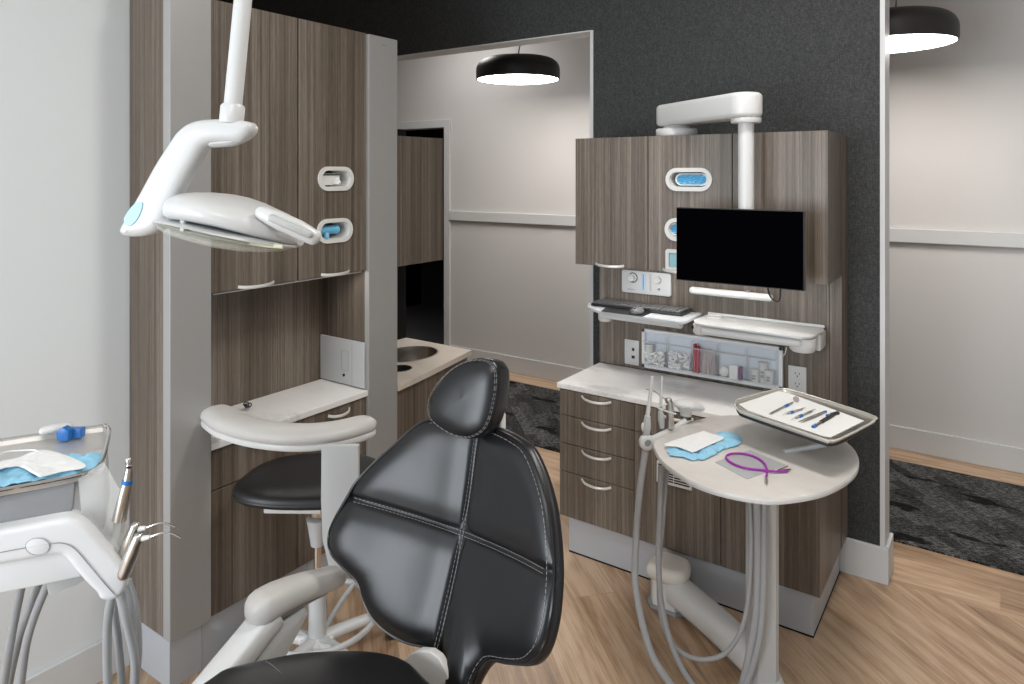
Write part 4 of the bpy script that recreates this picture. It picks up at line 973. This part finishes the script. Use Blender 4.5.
# headrest
hp = [(428.6, 411), (430, 398), (439, 382), (452, 369), (465.5, 361), (478.7, 357.7), (491, 359), (497.5, 365), (500, 374), (499, 392.7), (494, 416.5), (487, 431), (476, 438), (465.5, 439), (452, 435), (439, 427), (431, 419)]
tY = 1.333; tz = 1.096
hn = Vector((.12, -1, .25)).normalized()
h0 = Vector((-1.06, tY, tz))
def hproj(x, y):
    r = ray(x, y); t_ = (h0 - CAM).dot(hn) / r.dot(hn); return CAM + r * t_
hu = Vector((0, 0, 1)).cross(hn).normalized() ; hv = hn.cross(hu).normalized()
def h2(p): d = p - h0; return Vector((d.dot(hu), d.dot(hv), 0))
def hfn(a, b_): return h0 + hu * a + hv * b_
ho = catmull([h2(hproj(x, y)) for x, y in hp], 8, True); hcn = sum(ho, Vector()) / len(ho)
hd = cushion('headrest', ho, hcn, hfn, lambda a, b_: hn, .055, .020, M['leather'], ch, 26, None, .018)
for f_ in (.93, .955): stitches('edge_stitching', [hfn(*(hcn + (p - hcn) * f_).xy) + hn * (.0145 if f_ < .94 else .0105) for p in ho + ho[:1]], hd, .00045)
obj('headrest_stem', box(nb(), XC - .03, XC + .055, 1.395, 1.42, .86, 1.06, .008), M['white_matte'], ch)
# seat
sp = [(200, 685), (224, 669), (246, 663), (268, 658.5), (300, 652.5), (345, 650), (380, 652), (408, 661), (433, 684)]
ZS = .575
so = [pz(x, y, ZS) for x, y in sp] + [Vector((-.86, 1.09, ZS)), Vector((-.76, 1.0, ZS)), Vector((-.745, .8, ZS)), Vector((-.76, .45, ZS)), Vector((-.82, .38, ZS)), Vector((-1.06, .36, ZS)), Vector((-1.30, .38, ZS)), Vector((-1.365, .5, ZS))]
so2 = catmull([Vector((p.x, p.y, 0)) for p in so], 6, True)
def sfn(a, b_): return Vector((a, b_, ZS))
scn = Vector((-1.06, .76, 0))
def sseam(a, b_): return .008 * math.exp(-((b_ - .80 - .3 * (a + 1.06)) / .008) ** 2)
sc_ = cushion('seat', so2, scn, sfn, lambda a, b_: UP, .09, .012, M['leather'], ch, 40, None, .03)
st1 = [pz(x, y, ZS + .0105) for x, y in ((266, 661), (272, 665), (279, 671), (286, 678), (292, 686))]
stitches('stitching', st1, sc_)
obj('seat_frame', prism(nb(), [Vector((scn.x + (p.x - scn.x) * .9, scn.y + (p.y - scn.y) * .9, ZS - .13)) for p in so2[::3]], (0, 0, .05), .01, 2), M['white'], ch)
# hinge cover between seat and back
hg = nb(); hpz = [(402, 663), (409, 655), (418, 651), (430, 652), (438, 658), (446, 672), (452, 688), (450, 704), (402, 704)]
prism(hg, [pY(x, y, 1.185) for x, y in hpz], (0, .02, 0), .003, 3); obj('hinge_cover', hg, M['arm_vinyl'], ch, True, 50)
obj('back_support', box(nb(), XC - .05, XC + .05, 1.285, 1.33, .38, .62, .01), M['white'], ch)
bb = nb(); box(bb, XC - .16, XC + .16, .35, 1.25, .02, .10, .02); box(bb, XC - .1, XC + .1, .7, 1.15, .09, .36, .02); box(bb, XC - .13, XC + .13, .45, 1.26, .36, .45, .02)
obj('lift_base', bb, M['white'], ch)
# armrest (chair's right arm, at the left in view)
XA = -1.44
def pa(x, y): return pX(x, y, XA)
ar = obj('armrest_pad', capsule(nb(), [pa(262, 607), pa(277, 598), pa(300, 588), pa(320, 581.5), pa(334, 577)], [.040, .042, .039, .036, .033], 20, 6, rv=[.038, .034, .030, .027, .025], exp=2.6), M['arm_vinyl'], ch)
obj('armrest_tray', capsule(nb(), [pa(266, 617), pa(282, 608), pa(304, 597), pa(322, 590)], [.026, .028, .026, .02], 16, 5, rv=[.016, .015, .013, .01], exp=2.6), M['mid_grey'], ch)
obj('armrest_strut', tube(nb(), [pa(272, 612), pa(250, 640), pa(228, 668), pa(205, 698)], [.035, .035, .036, .038], 16, 4, rv=[.03, .03, .032, .034], exp=4), M['white'], ch)
bb = nb(); prism(bb, [pX(x, y, XA + .005) for x, y in ((270, 625), (300, 604), (304, 610), (262, 690), (232, 690))], (.02, 0, 0), .004, 2); obj('armrest_bracket', bb, M['grey_plastic'], ch)
obj('armrest_mount', box(nb(), XA - .02, -1.2, .70, .84, .40, .46, .012), M['white'], ch)

# ------------------------------------------------------------------ assistant stool
SD = 2.36
SC = pd(317.5, 643, SD); SC = Vector((SC.x, SC.y, 0))
st = thing('assistant_stool', 'black-seated wheeled stool with curved white body rest by the left cabinet', 'stool', tuple(SC))
sa = RT; sb = FW
cz = .632
def seato():
    out = []
    for k in range(72):
        a_ = 2 * PI * k / 72; c, s = math.cos(a_), math.sin(a_); e = 2 / 2.9
        r_ = .232; rf = .19
        x = math.copysign(abs(c) ** e, c) * r_; y = math.copysign(abs(s) ** e, s) * rf
        x *= 1 - .24 * s
        out.append(Vector((x, y, 0)))
    return out
s2 = seato(); off = pd(316, 487, SD) ; off = Vector((off.x, off.y, 0))
def stfn(a, b_):
    dish = .012 * (a / .26) ** 2
    return off + sa * a + sb * b_ + UP * (cz + dish)
cushion('seat', s2, Vector((0, 0, 0)), stfn, lambda a, b_: UP, .028, .022, M['vinyl'], st, 20, None, .03)
bb = nb(); prism(bb, [stfn(a, b_) - UP * .068 for a, b_ in ((-.13, -.13), (.05, -.13), (.07, -.05), (.05, .1), (-.05, .1))], (0, 0, .02), .005, 2)
obj('seat_plate', bb, M['white'], st)
bb = nb(); q = SC; lathe(bb, [(0, .30), (.012, .30), (.013, .46), (.026, .475), (.028, .525), (.034, .545), (.034, .56), (0, .56)], q, seg=24); obj('gas_lift', bb, M['chrome'], st)
obj('column', lathe(nb(), [(0, .07), (.036, .07), (.030, .085), (.029, .225), (.026, .235), (.014, .238), (0, .238)], SC, seg=28), M['grey_plastic'], st)
bb = nb(); lathe(bb, [(0, 0), (.022, .0), (.035, .085), (.037, .09), (0, .09)], SC + UP * .40, seg=20); obj('lift_cover', bb, M['grey_plastic'], st)
hub = nb(); lathe(hub, [(0, .055), (.055, .055), (.06, .065), (.055, .09), (.03, .10), (0, .10)], SC, seg=28); obj('hub', hub, M['white'], st)
RB = .25
a0 = math.radians(-6)
for k in range(5):
    an = a0 + k * 2 * PI / 5; dv = Vector((math.cos(an), math.sin(an), 0))
    lg = obj('leg', tube(nb(), [SC + dv * .03 + UP * .082, SC + dv * .15 + UP * .092, SC + dv * RB + UP * .088], [.024, .019, .017], 12, 5, rv=[.02, .016, .013], exp=2.8), M['white'], st)
    wc = SC + dv * (RB + .005)
    ax = Vector((-dv.y, dv.x, 0))
    ct_ = obj('caster', lathe(nb(), [(0, -.022), (.024, -.022), (.027, -.018), (.027, -.006), (.02, -.004), (.02, .004), (.027, .006), (.027, .018), (.024, .022), (0, .022)], wc + UP * .0275 + dv * .012, tuple(ax), 24), M['black_plastic'], lg)
    obj('caster_fork', tube(nb(), [wc + UP * .085, wc + UP * .055 + dv * .012, wc + UP * .03 + dv * .012], [.012, .02, .014], 10, 3), M['chrome'] if k % 2 else M['white_matte'], lg)
RG = .2
# foot ring: tube ring held by two struts
bb = nb(); P = [SC + Vector((RG * math.cos(a_), RG * math.sin(a_), .165)) for a_ in [2 * PI * k / 40 for k in range(40)]]; tube(bb, P, .010, 10, 1, True)
obj('foot_ring', bb, M['grey_plastic'], st)
bb = nb()
for an in (math.radians(-20), math.radians(100), math.radians(220)):
    dv = Vector((math.cos(an), math.sin(an), 0)); tube(bb, [SC + dv * RG + UP * .165, SC + dv * .12 + UP * .14, SC + dv * .04 + UP * .10], .009, 8, 4)
obj('ring_strut', bb, M['grey_plastic'], st)
# body rest
ZB = .855
bp_ = [(217, 414), (232, 423), (262, 431), (300, 434.5), (335, 431.5), (362, 425)]
BP = [pz(x, y, ZB) for x, y in bp_]
obj('body_rest', capsule(nb(), BP, [.052, .055, .056, .056, .054, .046], 22, 8, rv=[.026] * 6, exp=2.4), M['arm_vinyl'], st)
obj('rest_base', capsule(nb(), [p - UP * .024 for p in BP], [.050, .053, .054, .054, .052, .044], 18, 8, rv=[.016] * 6, exp=3), M['white'], st)
up_ = nb(); dU = 2.06
prism(up_, [pd(x, y, dU) for x, y in ((321, 446), (358.5, 446), (358.5, 500), (357, 545), (352, 575), (330, 575), (322, 540), (320.5, 500))], tuple(FW * .022), .005, 2)
obj('upright', up_, M['grey_plastic'], st)
bb = nb(); q = pd(340, 446, dU + .07); box(bb, q.x - .025, q.x + .025, q.y - .02, q.y + .02, q.z - .014, q.z + .004, .003); obj('rest_bracket', bb, M['steel'], st)
obj('rest_arm', tube(nb(), [pd(341, 530, dU + .014), pd(338, 526, dU + .08), Vector((SC.x + .05, SC.y - .03, .575)), Vector((SC.x, SC.y, .575))], .014, 10, 5), M['white'], st)

# ------------------------------------------------------------------ operating light
LD = 1.32
ol = thing('operating_light', 'white dental operating light hanging on its angled arm at upper left', 'lamp', tuple(pd(236, 108, LD)))
Ptop = pd(243, 0, LD + .02); Pb = pd(232.5, 110, LD); dvp = (Ptop - Pb).normalized()
obj('pole', tube(nb(), [Pb, Pb + dvp * ((CEIL - Pb.z) / dvp.z)], .0165, 20, 1), M['white_lamp'], ol)
obj('collar', lathe(nb(), [(0, 0), (.0215, 0), (.022, .004), (.022, .032), (.019, .036), (0, .036)], Pb - dvp * .026, tuple(dvp), 28), M['white_lamp'], ol)
arm = [(250, 125), (250, 131), (245, 137), (237, 141.5), (222, 142), (209, 143.5), (202, 147.5), (196, 157), (182, 182), (166, 215), (161, 225), (155, 231.5), (144, 236), (132, 237.5), (122, 236.5), (116.5, 233), (118, 226), (135, 196), (152, 165), (165, 145), (173, 133), (183, 124.5), (195, 120), (212, 118.5), (232, 119), (246, 121.5)]
arm = catmull([Vector((x, y, 0)) for x, y in arm], 4, True)
def ad(x): return LD - .024
obj('arm', prism(nb(), [pd(p.x, p.y, ad(p.x)) for p in arm], tuple(FW * .052), .017, 5), M['white_lamp'], ol, True, 60)
obj('arm_underside', capsule(nb(), [pd(x, y, LD + .005) for x, y in ((240, 139), (232, 141.5), (222, 142.5), (214, 143))], .009, 14, 4, up=tuple(FW), rv=.02, exp=2.6), M['grey_plastic'], ol)
bb = nb(); q = [(137, 203), (141, 202), (142.5, 205), (140.5, 213), (136, 221), (130, 226), (125, 224), (123.5, 219), (128, 211), (133, 205)]
prism(bb, [pd(x, y, LD - .026) for x, y in [(v.x, v.y) for v in catmull([Vector((x, y, 0)) for x, y in q], 3, True)]], tuple(FW * .03), .001, 1); obj('blue_cover', bb, M['blue_patch'], ol)
# pivot
obj('pivot', tube(nb(), [pd(168, 212, LD), pd(178, 207, LD), pd(186, 205, LD)], [.016, .020, .016], 16, 4), M['steel'], ol)
for k in range(3): obj('reflector_rib', tube(nb(), [pd(x, y, LD - .07 + .045 * k) for x, y in ((200, 232), (230, 239), (260, 244.5), (283, 246.5))], .004, 8, 4), mat('yellowish_reflector', (.60, .60, .44), .3), ol)
# head: loft of cross sections along the head axis in the camera-facing plane; depth from a plan width
def head_part(top, bot, wid, m_, name, exp=2.6, dd=0):
    bm = nb(); rows = []
    for (x, yt), (_, yb), wd_ in zip(top, bot, wid):
        row = []
        for k in range(28):
            a_ = 2 * PI * k / 28; c, s = math.cos(a_), math.sin(a_)
            c = math.copysign(abs(c) ** (2 / exp), c); s = math.copysign(abs(s) ** (2 / exp), s)
            ym = (yt + yb) / 2; hh = (yb - yt) / 2
            row.append(bm.verts.new(pd(x, ym - hh * s, LD) + FW * (dd + wd_ * c)))
        rows.append(row)
    for A, B in zip(rows, rows[1:]):
        for k in range(28): bm.faces.new((A[k], A[(k + 1) % 28], B[(k + 1) % 28], B[k]))
    bm.faces.new(rows[0][::-1]); bm.faces.new(rows[-1]); return obj(name, bm, m_, ol)
X_ = [180, 182, 190, 205, 220, 235, 250, 265, 280, 295, 301]
T_ = [200, 195, 192.5, 192.5, 194, 197, 202, 208, 213.5, 222, 228]
B_ = [218, 219.5, 220.5, 222, 224, 227, 231, 236, 241, 245, 245]
W_ = [.05, .075, .095, .11, .12, .12, .115, .10, .08, .05, .03]
head_part(list(zip(X_, T_)), list(zip(X_, B_)), W_, M['white_lamp'], 'head_shell', 2.4)
X2 = [164, 170, 185, 205, 230, 255, 275, 288, 294]
T2 = [222, 219, 219, 221, 226, 232, 238, 241, 244]
B2 = [228, 231, 235, 240, 246, 250, 251, 250, 247]
W2 = [.02, .05, .085, .105, .115, .105, .08, .05, .02]
head_part(list(zip(X2, T2)), list(zip(X2, B2)), W2, M['lens'], 'lens', 2.0)
W3 = [v_ * .8 for v_ in W2]; B3 = [a * .6 + b_ * .4 for a, b_ in zip(B2, T2)]
head_part(list(zip(X2, T2)), list(zip(X2, B3)), W3, mat('reflector', (.55, .56, .45), .2, .6), 'reflector', 2.0)
X4 = [160, 168, 185, 210, 240, 265, 285, 299]
T4 = [220, 217.5, 217, 219.5, 226, 232, 238, 243]; B4 = [222.5, 222, 222, 225, 231.5, 238, 244, 247]
head_part(list(zip(X4, T4)), list(zip(X4, B4)), [.03, .06, .095, .12, .125, .11, .08, .03], M['white_lamp'], 'head_rim', 2.2)
hd_ = obj('handle', capsule(nb(), [pd(262, 213, LD - .075), pd(280, 221, LD - .075), pd(298, 229, LD - .07), pd(313, 237, LD - .065)], [.012, .016, .016, .014], 18, 5, up=tuple(FW), rv=[.012, .016, .017, .015], exp=2.4), M['white_lamp'], ol)
obj('grip', capsule(nb(), [pd(272, 218, LD - .094), pd(290, 226, LD - .094), pd(309, 234.5, LD - .086)], .0072, 12, 5, up=tuple(FW), rv=.008), M['handle_grip'], hd_)
obj('clip', box(nb(), *[v for p in [pd(183, 227, LD - .09)] for v in (p.x - .006, p.x + .006, p.y - .003, p.y + .003, p.z - .008, p.z + .012)], .001, 1), M['white_lamp'], ol, False)

# ------------------------------------------------------------------ delivery unit at the left
WV = Vector((.473, .878, 0)).normalized(); PV = Vector((.878, -.473, 0)).normalized()
du = thing('delivery_unit', 'white dental delivery unit with hanging hoses at the left edge', 'delivery unit', tuple(pd(60, 560, 1.35)))
O = pd(108, 575, 1.36)       # a point on the front face, right end
def pf(x, y, off=0):          # onto the front face plane (normal PV) moved back by off
    r = ray(x, y); n_ = PV; pl = O - PV * off; t_ = (pl - CAM).dot(n_) / r.dot(n_); return CAM + r * t_
prf = [(-70, 541), (-30, 536), (0, 531), (30, 525.5), (60, 520), (72, 519.5), (84, 524), (95, 534), (108, 549), (120, 563), (127, 573), (128.5, 583), (124, 593), (117, 600), (108, 602.5), (100, 600.5), (97, 595), (88, 586), (78, 575), (66, 560), (58, 556), (30, 561), (0, 566), (-70, 578)]
pp3 = catmull([Vector((x, y, 0)) for x, y in prf], 3, True)
obj('body', prism(nb(), [pf(p.x, p.y) for p in pp3], tuple(-PV * .20), .012, 5), M['white_unit'], du, True, 50)
lo = [(-70, 572), (0, 560), (57, 553), (66, 562), (78, 558), (78, 560), (40, 569), (0, 576), (-70, 588)]
obj('underside', prism(nb(), [pf(x, y, .010) for x, y in ((-70, 560), (0, 550), (55, 543), (72, 556), (82, 577), (40, 586), (0, 594), (-70, 608))], tuple(-PV * .18), .004, 3), M['white_unit'], du)
obj('hose_guide', prism(nb(), [pf(x, y, .03) for x, y in ((46, 582), (84, 572), (84, 581), (76, 586), (66, 589), (52, 597), (48, 594))], tuple(-PV * .1), .003, 2), M['grey_plastic'], du)
sl = [(0, 552.5), (30, 547), (52, 543.5), (64, 543.5), (75, 549), (90, 566), (105, 584), (119, 599)]
obj('seam_line', tube(nb(), [pf(x, y, -.0012) for x, y in sl], .0009, 5, 6), M['mid_grey'], du)
obj('oval_button', prism(nb(), [pf(37.5 + 12 * math.cos(a_), 546.5 + 8.5 * math.sin(a_), -.002) for a_ in [2 * PI * k / 24 for k in range(24)]], tuple(-PV * .004), .0008, 2), M['white_unit'], du)
obj('button_ring', tube(nb(), [pf(37.5 + 12 * math.cos(a_), 546.5 + 8.5 * math.sin(a_), -.0016) for a_ in [2 * PI * k / 24 for k in range(24)]], .0007, 5, 1, True), M['mid_grey'], du)
obj('rear_housing', prism(nb(), [pf(x, y, .045) for x, y in ((-60, 500), (0, 492), (70, 478), (104, 470), (106, 520), (100, 545), (0, 545), (-60, 550))], tuple(-PV * .13), .008, 3), M['grey_plastic'], du)
obj('front_panel', prism(nb(), [pf(x, y, .035) for x, y in ((-60, 505), (0, 497), (45, 488), (75, 481), (73, 508), (68, 519), (60, 526), (0, 538), (-60, 545))], tuple(-PV * .012), .003, 2), M['mid_grey'], du)
# tray on top
ZD = 1.065
tc_ = [(-60, 452), (0, 440), (96, 426.5), (104, 426), (109, 429), (108, 440), (103, 458), (98, 466), (88, 472), (60, 479), (0, 490), (-60, 500)]
dt = thing('delivery_tray', 'steel tray with gloves and mask on the delivery unit at left', 'tray', tuple(pz(50, 455, ZD)))
P = catmull([pz(x, y, ZD) for x, y in tc_], 4, True); cen = sum(P, Vector()) / len(P)
obj('rim', tube(nb(), P, .0038, 8, 1, True), M['chrome'], dt)
wl = nb(); n_ = len(P); A = [wl.verts.new(p) for p in P]; Bv = [wl.verts.new(cen.lerp(p, .96) - UP * .012) for p in P]
for i in range(n_): wl.faces.new((A[i], A[(i + 1) % n_], Bv[(i + 1) % n_], Bv[i]))
wl.faces.new(Bv); thicken(wl, (0, 0, -.0018)); obj('pan', wl, mat('satin_tray_steel', (.66, .64, .61), .42, .7), dt, True, 30)
def cr2(nm, pts, z, amp, m_, seed, lab, cat, rg=0):
    o = crumple(nm, [pz(x, y, z) for x, y in pts], z, amp, .0012, m_, seed, ragged=rg); return tag(o, lab, cat)
cr2('nitrile_gloves', [(-20, 470), (0, 468), (20, 466), (60, 462), (78, 455), (88, 459), (97, 457), (105, 455), (104, 462), (98, 468), (80, 476), (60, 478), (30, 482), (0, 487), (-20, 488)], ZD - .008, .014, M['glove_light'], 11, 'crumpled light blue gloves on the steel tray at left', 'gloves', .006)
cr2('face_mask', [(-14, 470), (0, 462), (20, 457), (40, 450), (62, 454), (86, 466), (60, 472), (44, 476), (38, 476), (18, 466), (0, 469)], ZD + .006, .003, M['mask'], 13, 'white pleated mask lying over the blue gloves at left', 'mask')
tag(obj('mask_ear_loop', tube(nb(), [pz(x, y, ZD + .012) for x, y in ((-5, 458), (6, 452), (20, 450.5), (34, 450), (38, 452))], .0016, 6, 5), M['mask']), 'white ear loop of the mask at left', 'ear loop')
t = thing('light_curing_tip', 'white plastic piece with blue cap on the rear edge of the left tray', 'dental tool', tuple(pz(55, 432, ZD + .01)))
obj('white_body', capsule(nb(), [pz(44, 431, ZD + .012), pz(56, 428, ZD + .014), pz(68, 426, ZD + .012)], [.010, .012, .011], 14, 4, rv=.009), M['white'], t)
bb = nb(); q = pz(62, 435, ZD + .006); prism(bb, place([(-.012, -.014), (.012, -.014), (.014, .008), (.0, .016), (-.014, .006)], q, RT, UP), tuple(FW * .02), .002, 2); q = pz(74, 434, ZD + .002); prism(bb, place([(-.014, -.011), (.014, -.010), (.014, .011), (-.014, .010)], q, RT, UP), tuple(FW * .02), .002, 2)
obj('blue_cap', bb, M['blue'], t)
# film sleeve at the end
fl = nb(); Pf = [(78, 478), (104, 462), (120, 490), (124, 515), (118, 540), (112, 556), (100, 540), (82, 520)]
P = [pf(x, y, .03) for x, y in Pf]; prism(fl, P, tuple(-PV * .002)); tag(obj('barrier_film', fl, M['film'], smooth=False), 'clear plastic barrier film hanging from the left tray end', 'film')
# holder + handpieces
hh = nb(); prism(hh, [pf(x, y, .05) for x, y in ((114, 516), (120, 514), (127, 518), (127, 540), (123, 556), (128, 566), (122, 574), (113, 568), (111, 545))], tuple(-PV * .03), .006, 3); obj('handpiece_holder', hh, M['white_matte'], du)
DP = 1.40
t = thing('dental_handpiece', 'steel handpiece with a blue ring standing in the left delivery unit', 'handpiece', tuple(pd(118, 520, DP)))
obj('head', capsule(nb(), [pd(128.5, 460, DP), pd(129, 463, DP)], .006, 12, 2), M['steel'], t)
obj('neck', tube(nb(), [pd(129, 462, DP), pd(129, 470, DP), pd(127.5, 480, DP)], [.005, .007, .009], 12, 4), M['steel'], t)
obj('blue_ring', tube(nb(), [pd(127.8, 479.5, DP), pd(127.0, 483.5, DP)], .0102, 14, 1), M['blue'], t)
obj('grip', tube(nb(), [pd(127.0, 483.5, DP), pd(123.5, 499, DP), pd(119, 520, DP)], [.0095, .0120, .0135], 14, 3), M['steel'], t)
for i, (a, b_, tp) in enumerate((((135, 527), (122, 560), [(137, 529), (146, 528), (155, 524.5), (164, 523), (175, 527)]), ((138, 538), (124, 574), [(140, 539), (150, 537), (162, 533), (171, 533.5), (181, 538)]))):
    t = thing('air_water_syringe', ('steel air water syringe with curved nozzle, upper one of the pair at left' if i == 0 else 'steel air water syringe with curved nozzle, lower one of the pair at left'), 'syringe', tuple(pd(*b_, DP - .05 * i)), 'syringes on the left delivery unit')
    d_ = DP - .04 * i
    obj('handle', capsule(nb(), [pd(*a, d_), pd((a[0] + b_[0]) / 2, (a[1] + b_[1]) / 2, d_), pd(*b_, d_)], [.010, .013, .012], 16, 4), M['steel'], t)
    obj('nozzle_collar', tube(nb(), [pd(*tp[0], d_), pd(*tp[1], d_)], [.006, .004], 10, 1), M['white'], t)
    obj('nozzle', tube(nb(), [pd(*p, d_) for p in tp[1:]], .0019, 6, 5), M['chrome'], t)
G2 = 'grey hoses of the left delivery unit'
hs = [([(113, 592, 1.40), (109, 610, 1.40), (107, 640, 1.42), (108, 690, 1.45), (110, 730, 1.48)], .0085, 'first grey hose from the left below the white end of the delivery unit'),
      ([(115, 594, 1.44), (114, 612, 1.44), (118, 640, 1.46), (122, 690, 1.49), (118, 730, 1.52)], .0075, 'second grey hose from the left below the white end of the delivery unit'),
      ([(119, 592, 1.40), (124, 612, 1.40), (131, 640, 1.42), (135, 665, 1.44), (134, 720, 1.5)], .0085, 'third grey hose crossing the others below the delivery unit end'),
      ([(125, 585, 1.46), (131, 610, 1.46), (134, 640, 1.47), (134, 670, 1.48), (128, 730, 1.5)], .0075, 'fourth grey hose from the left below the white end of the delivery unit'),
      ([(128, 580, 1.50), (135, 605, 1.50), (138.5, 640, 1.50), (137, 670, 1.5), (130, 730, 1.52)], .0075, 'rightmost grey hose below the delivery unit end'),
      ([(23, 578, 1.40), (16, 612, 1.40), (9, 650, 1.4), (3, 690, 1.42), (0, 730, 1.45)], .0080, 'leftmost grey hose hanging under the delivery unit middle'),
      ([(45, 572, 1.44), (32, 604, 1.44), (18, 640, 1.45), (7, 690, 1.48), (2, 730, 1.5)], .0090, 'thicker grey hose curving down left under the delivery unit'),
      ([(52, 574, 1.40), (36, 612, 1.40), (26, 645, 1.4), (20, 690, 1.42), (16, 730, 1.45)], .0080, 'grey hose nearest the guide bracket under the delivery unit')]
for pts, r_, lb in hs: hose(lb, pts, r_, grp=G2)
# supporting arm of the unit (reaches out of view to the left and down to the floor)
q = pf(-60, 560, .1); obj('support_arm', tube(nb(), [q, q + Vector((-.05, -.25, -.06)), q + Vector((.1, -.35, -.2)), Vector((q.x + .3, q.y - .35, .0))], .035, 14, 5), M['white'], du)
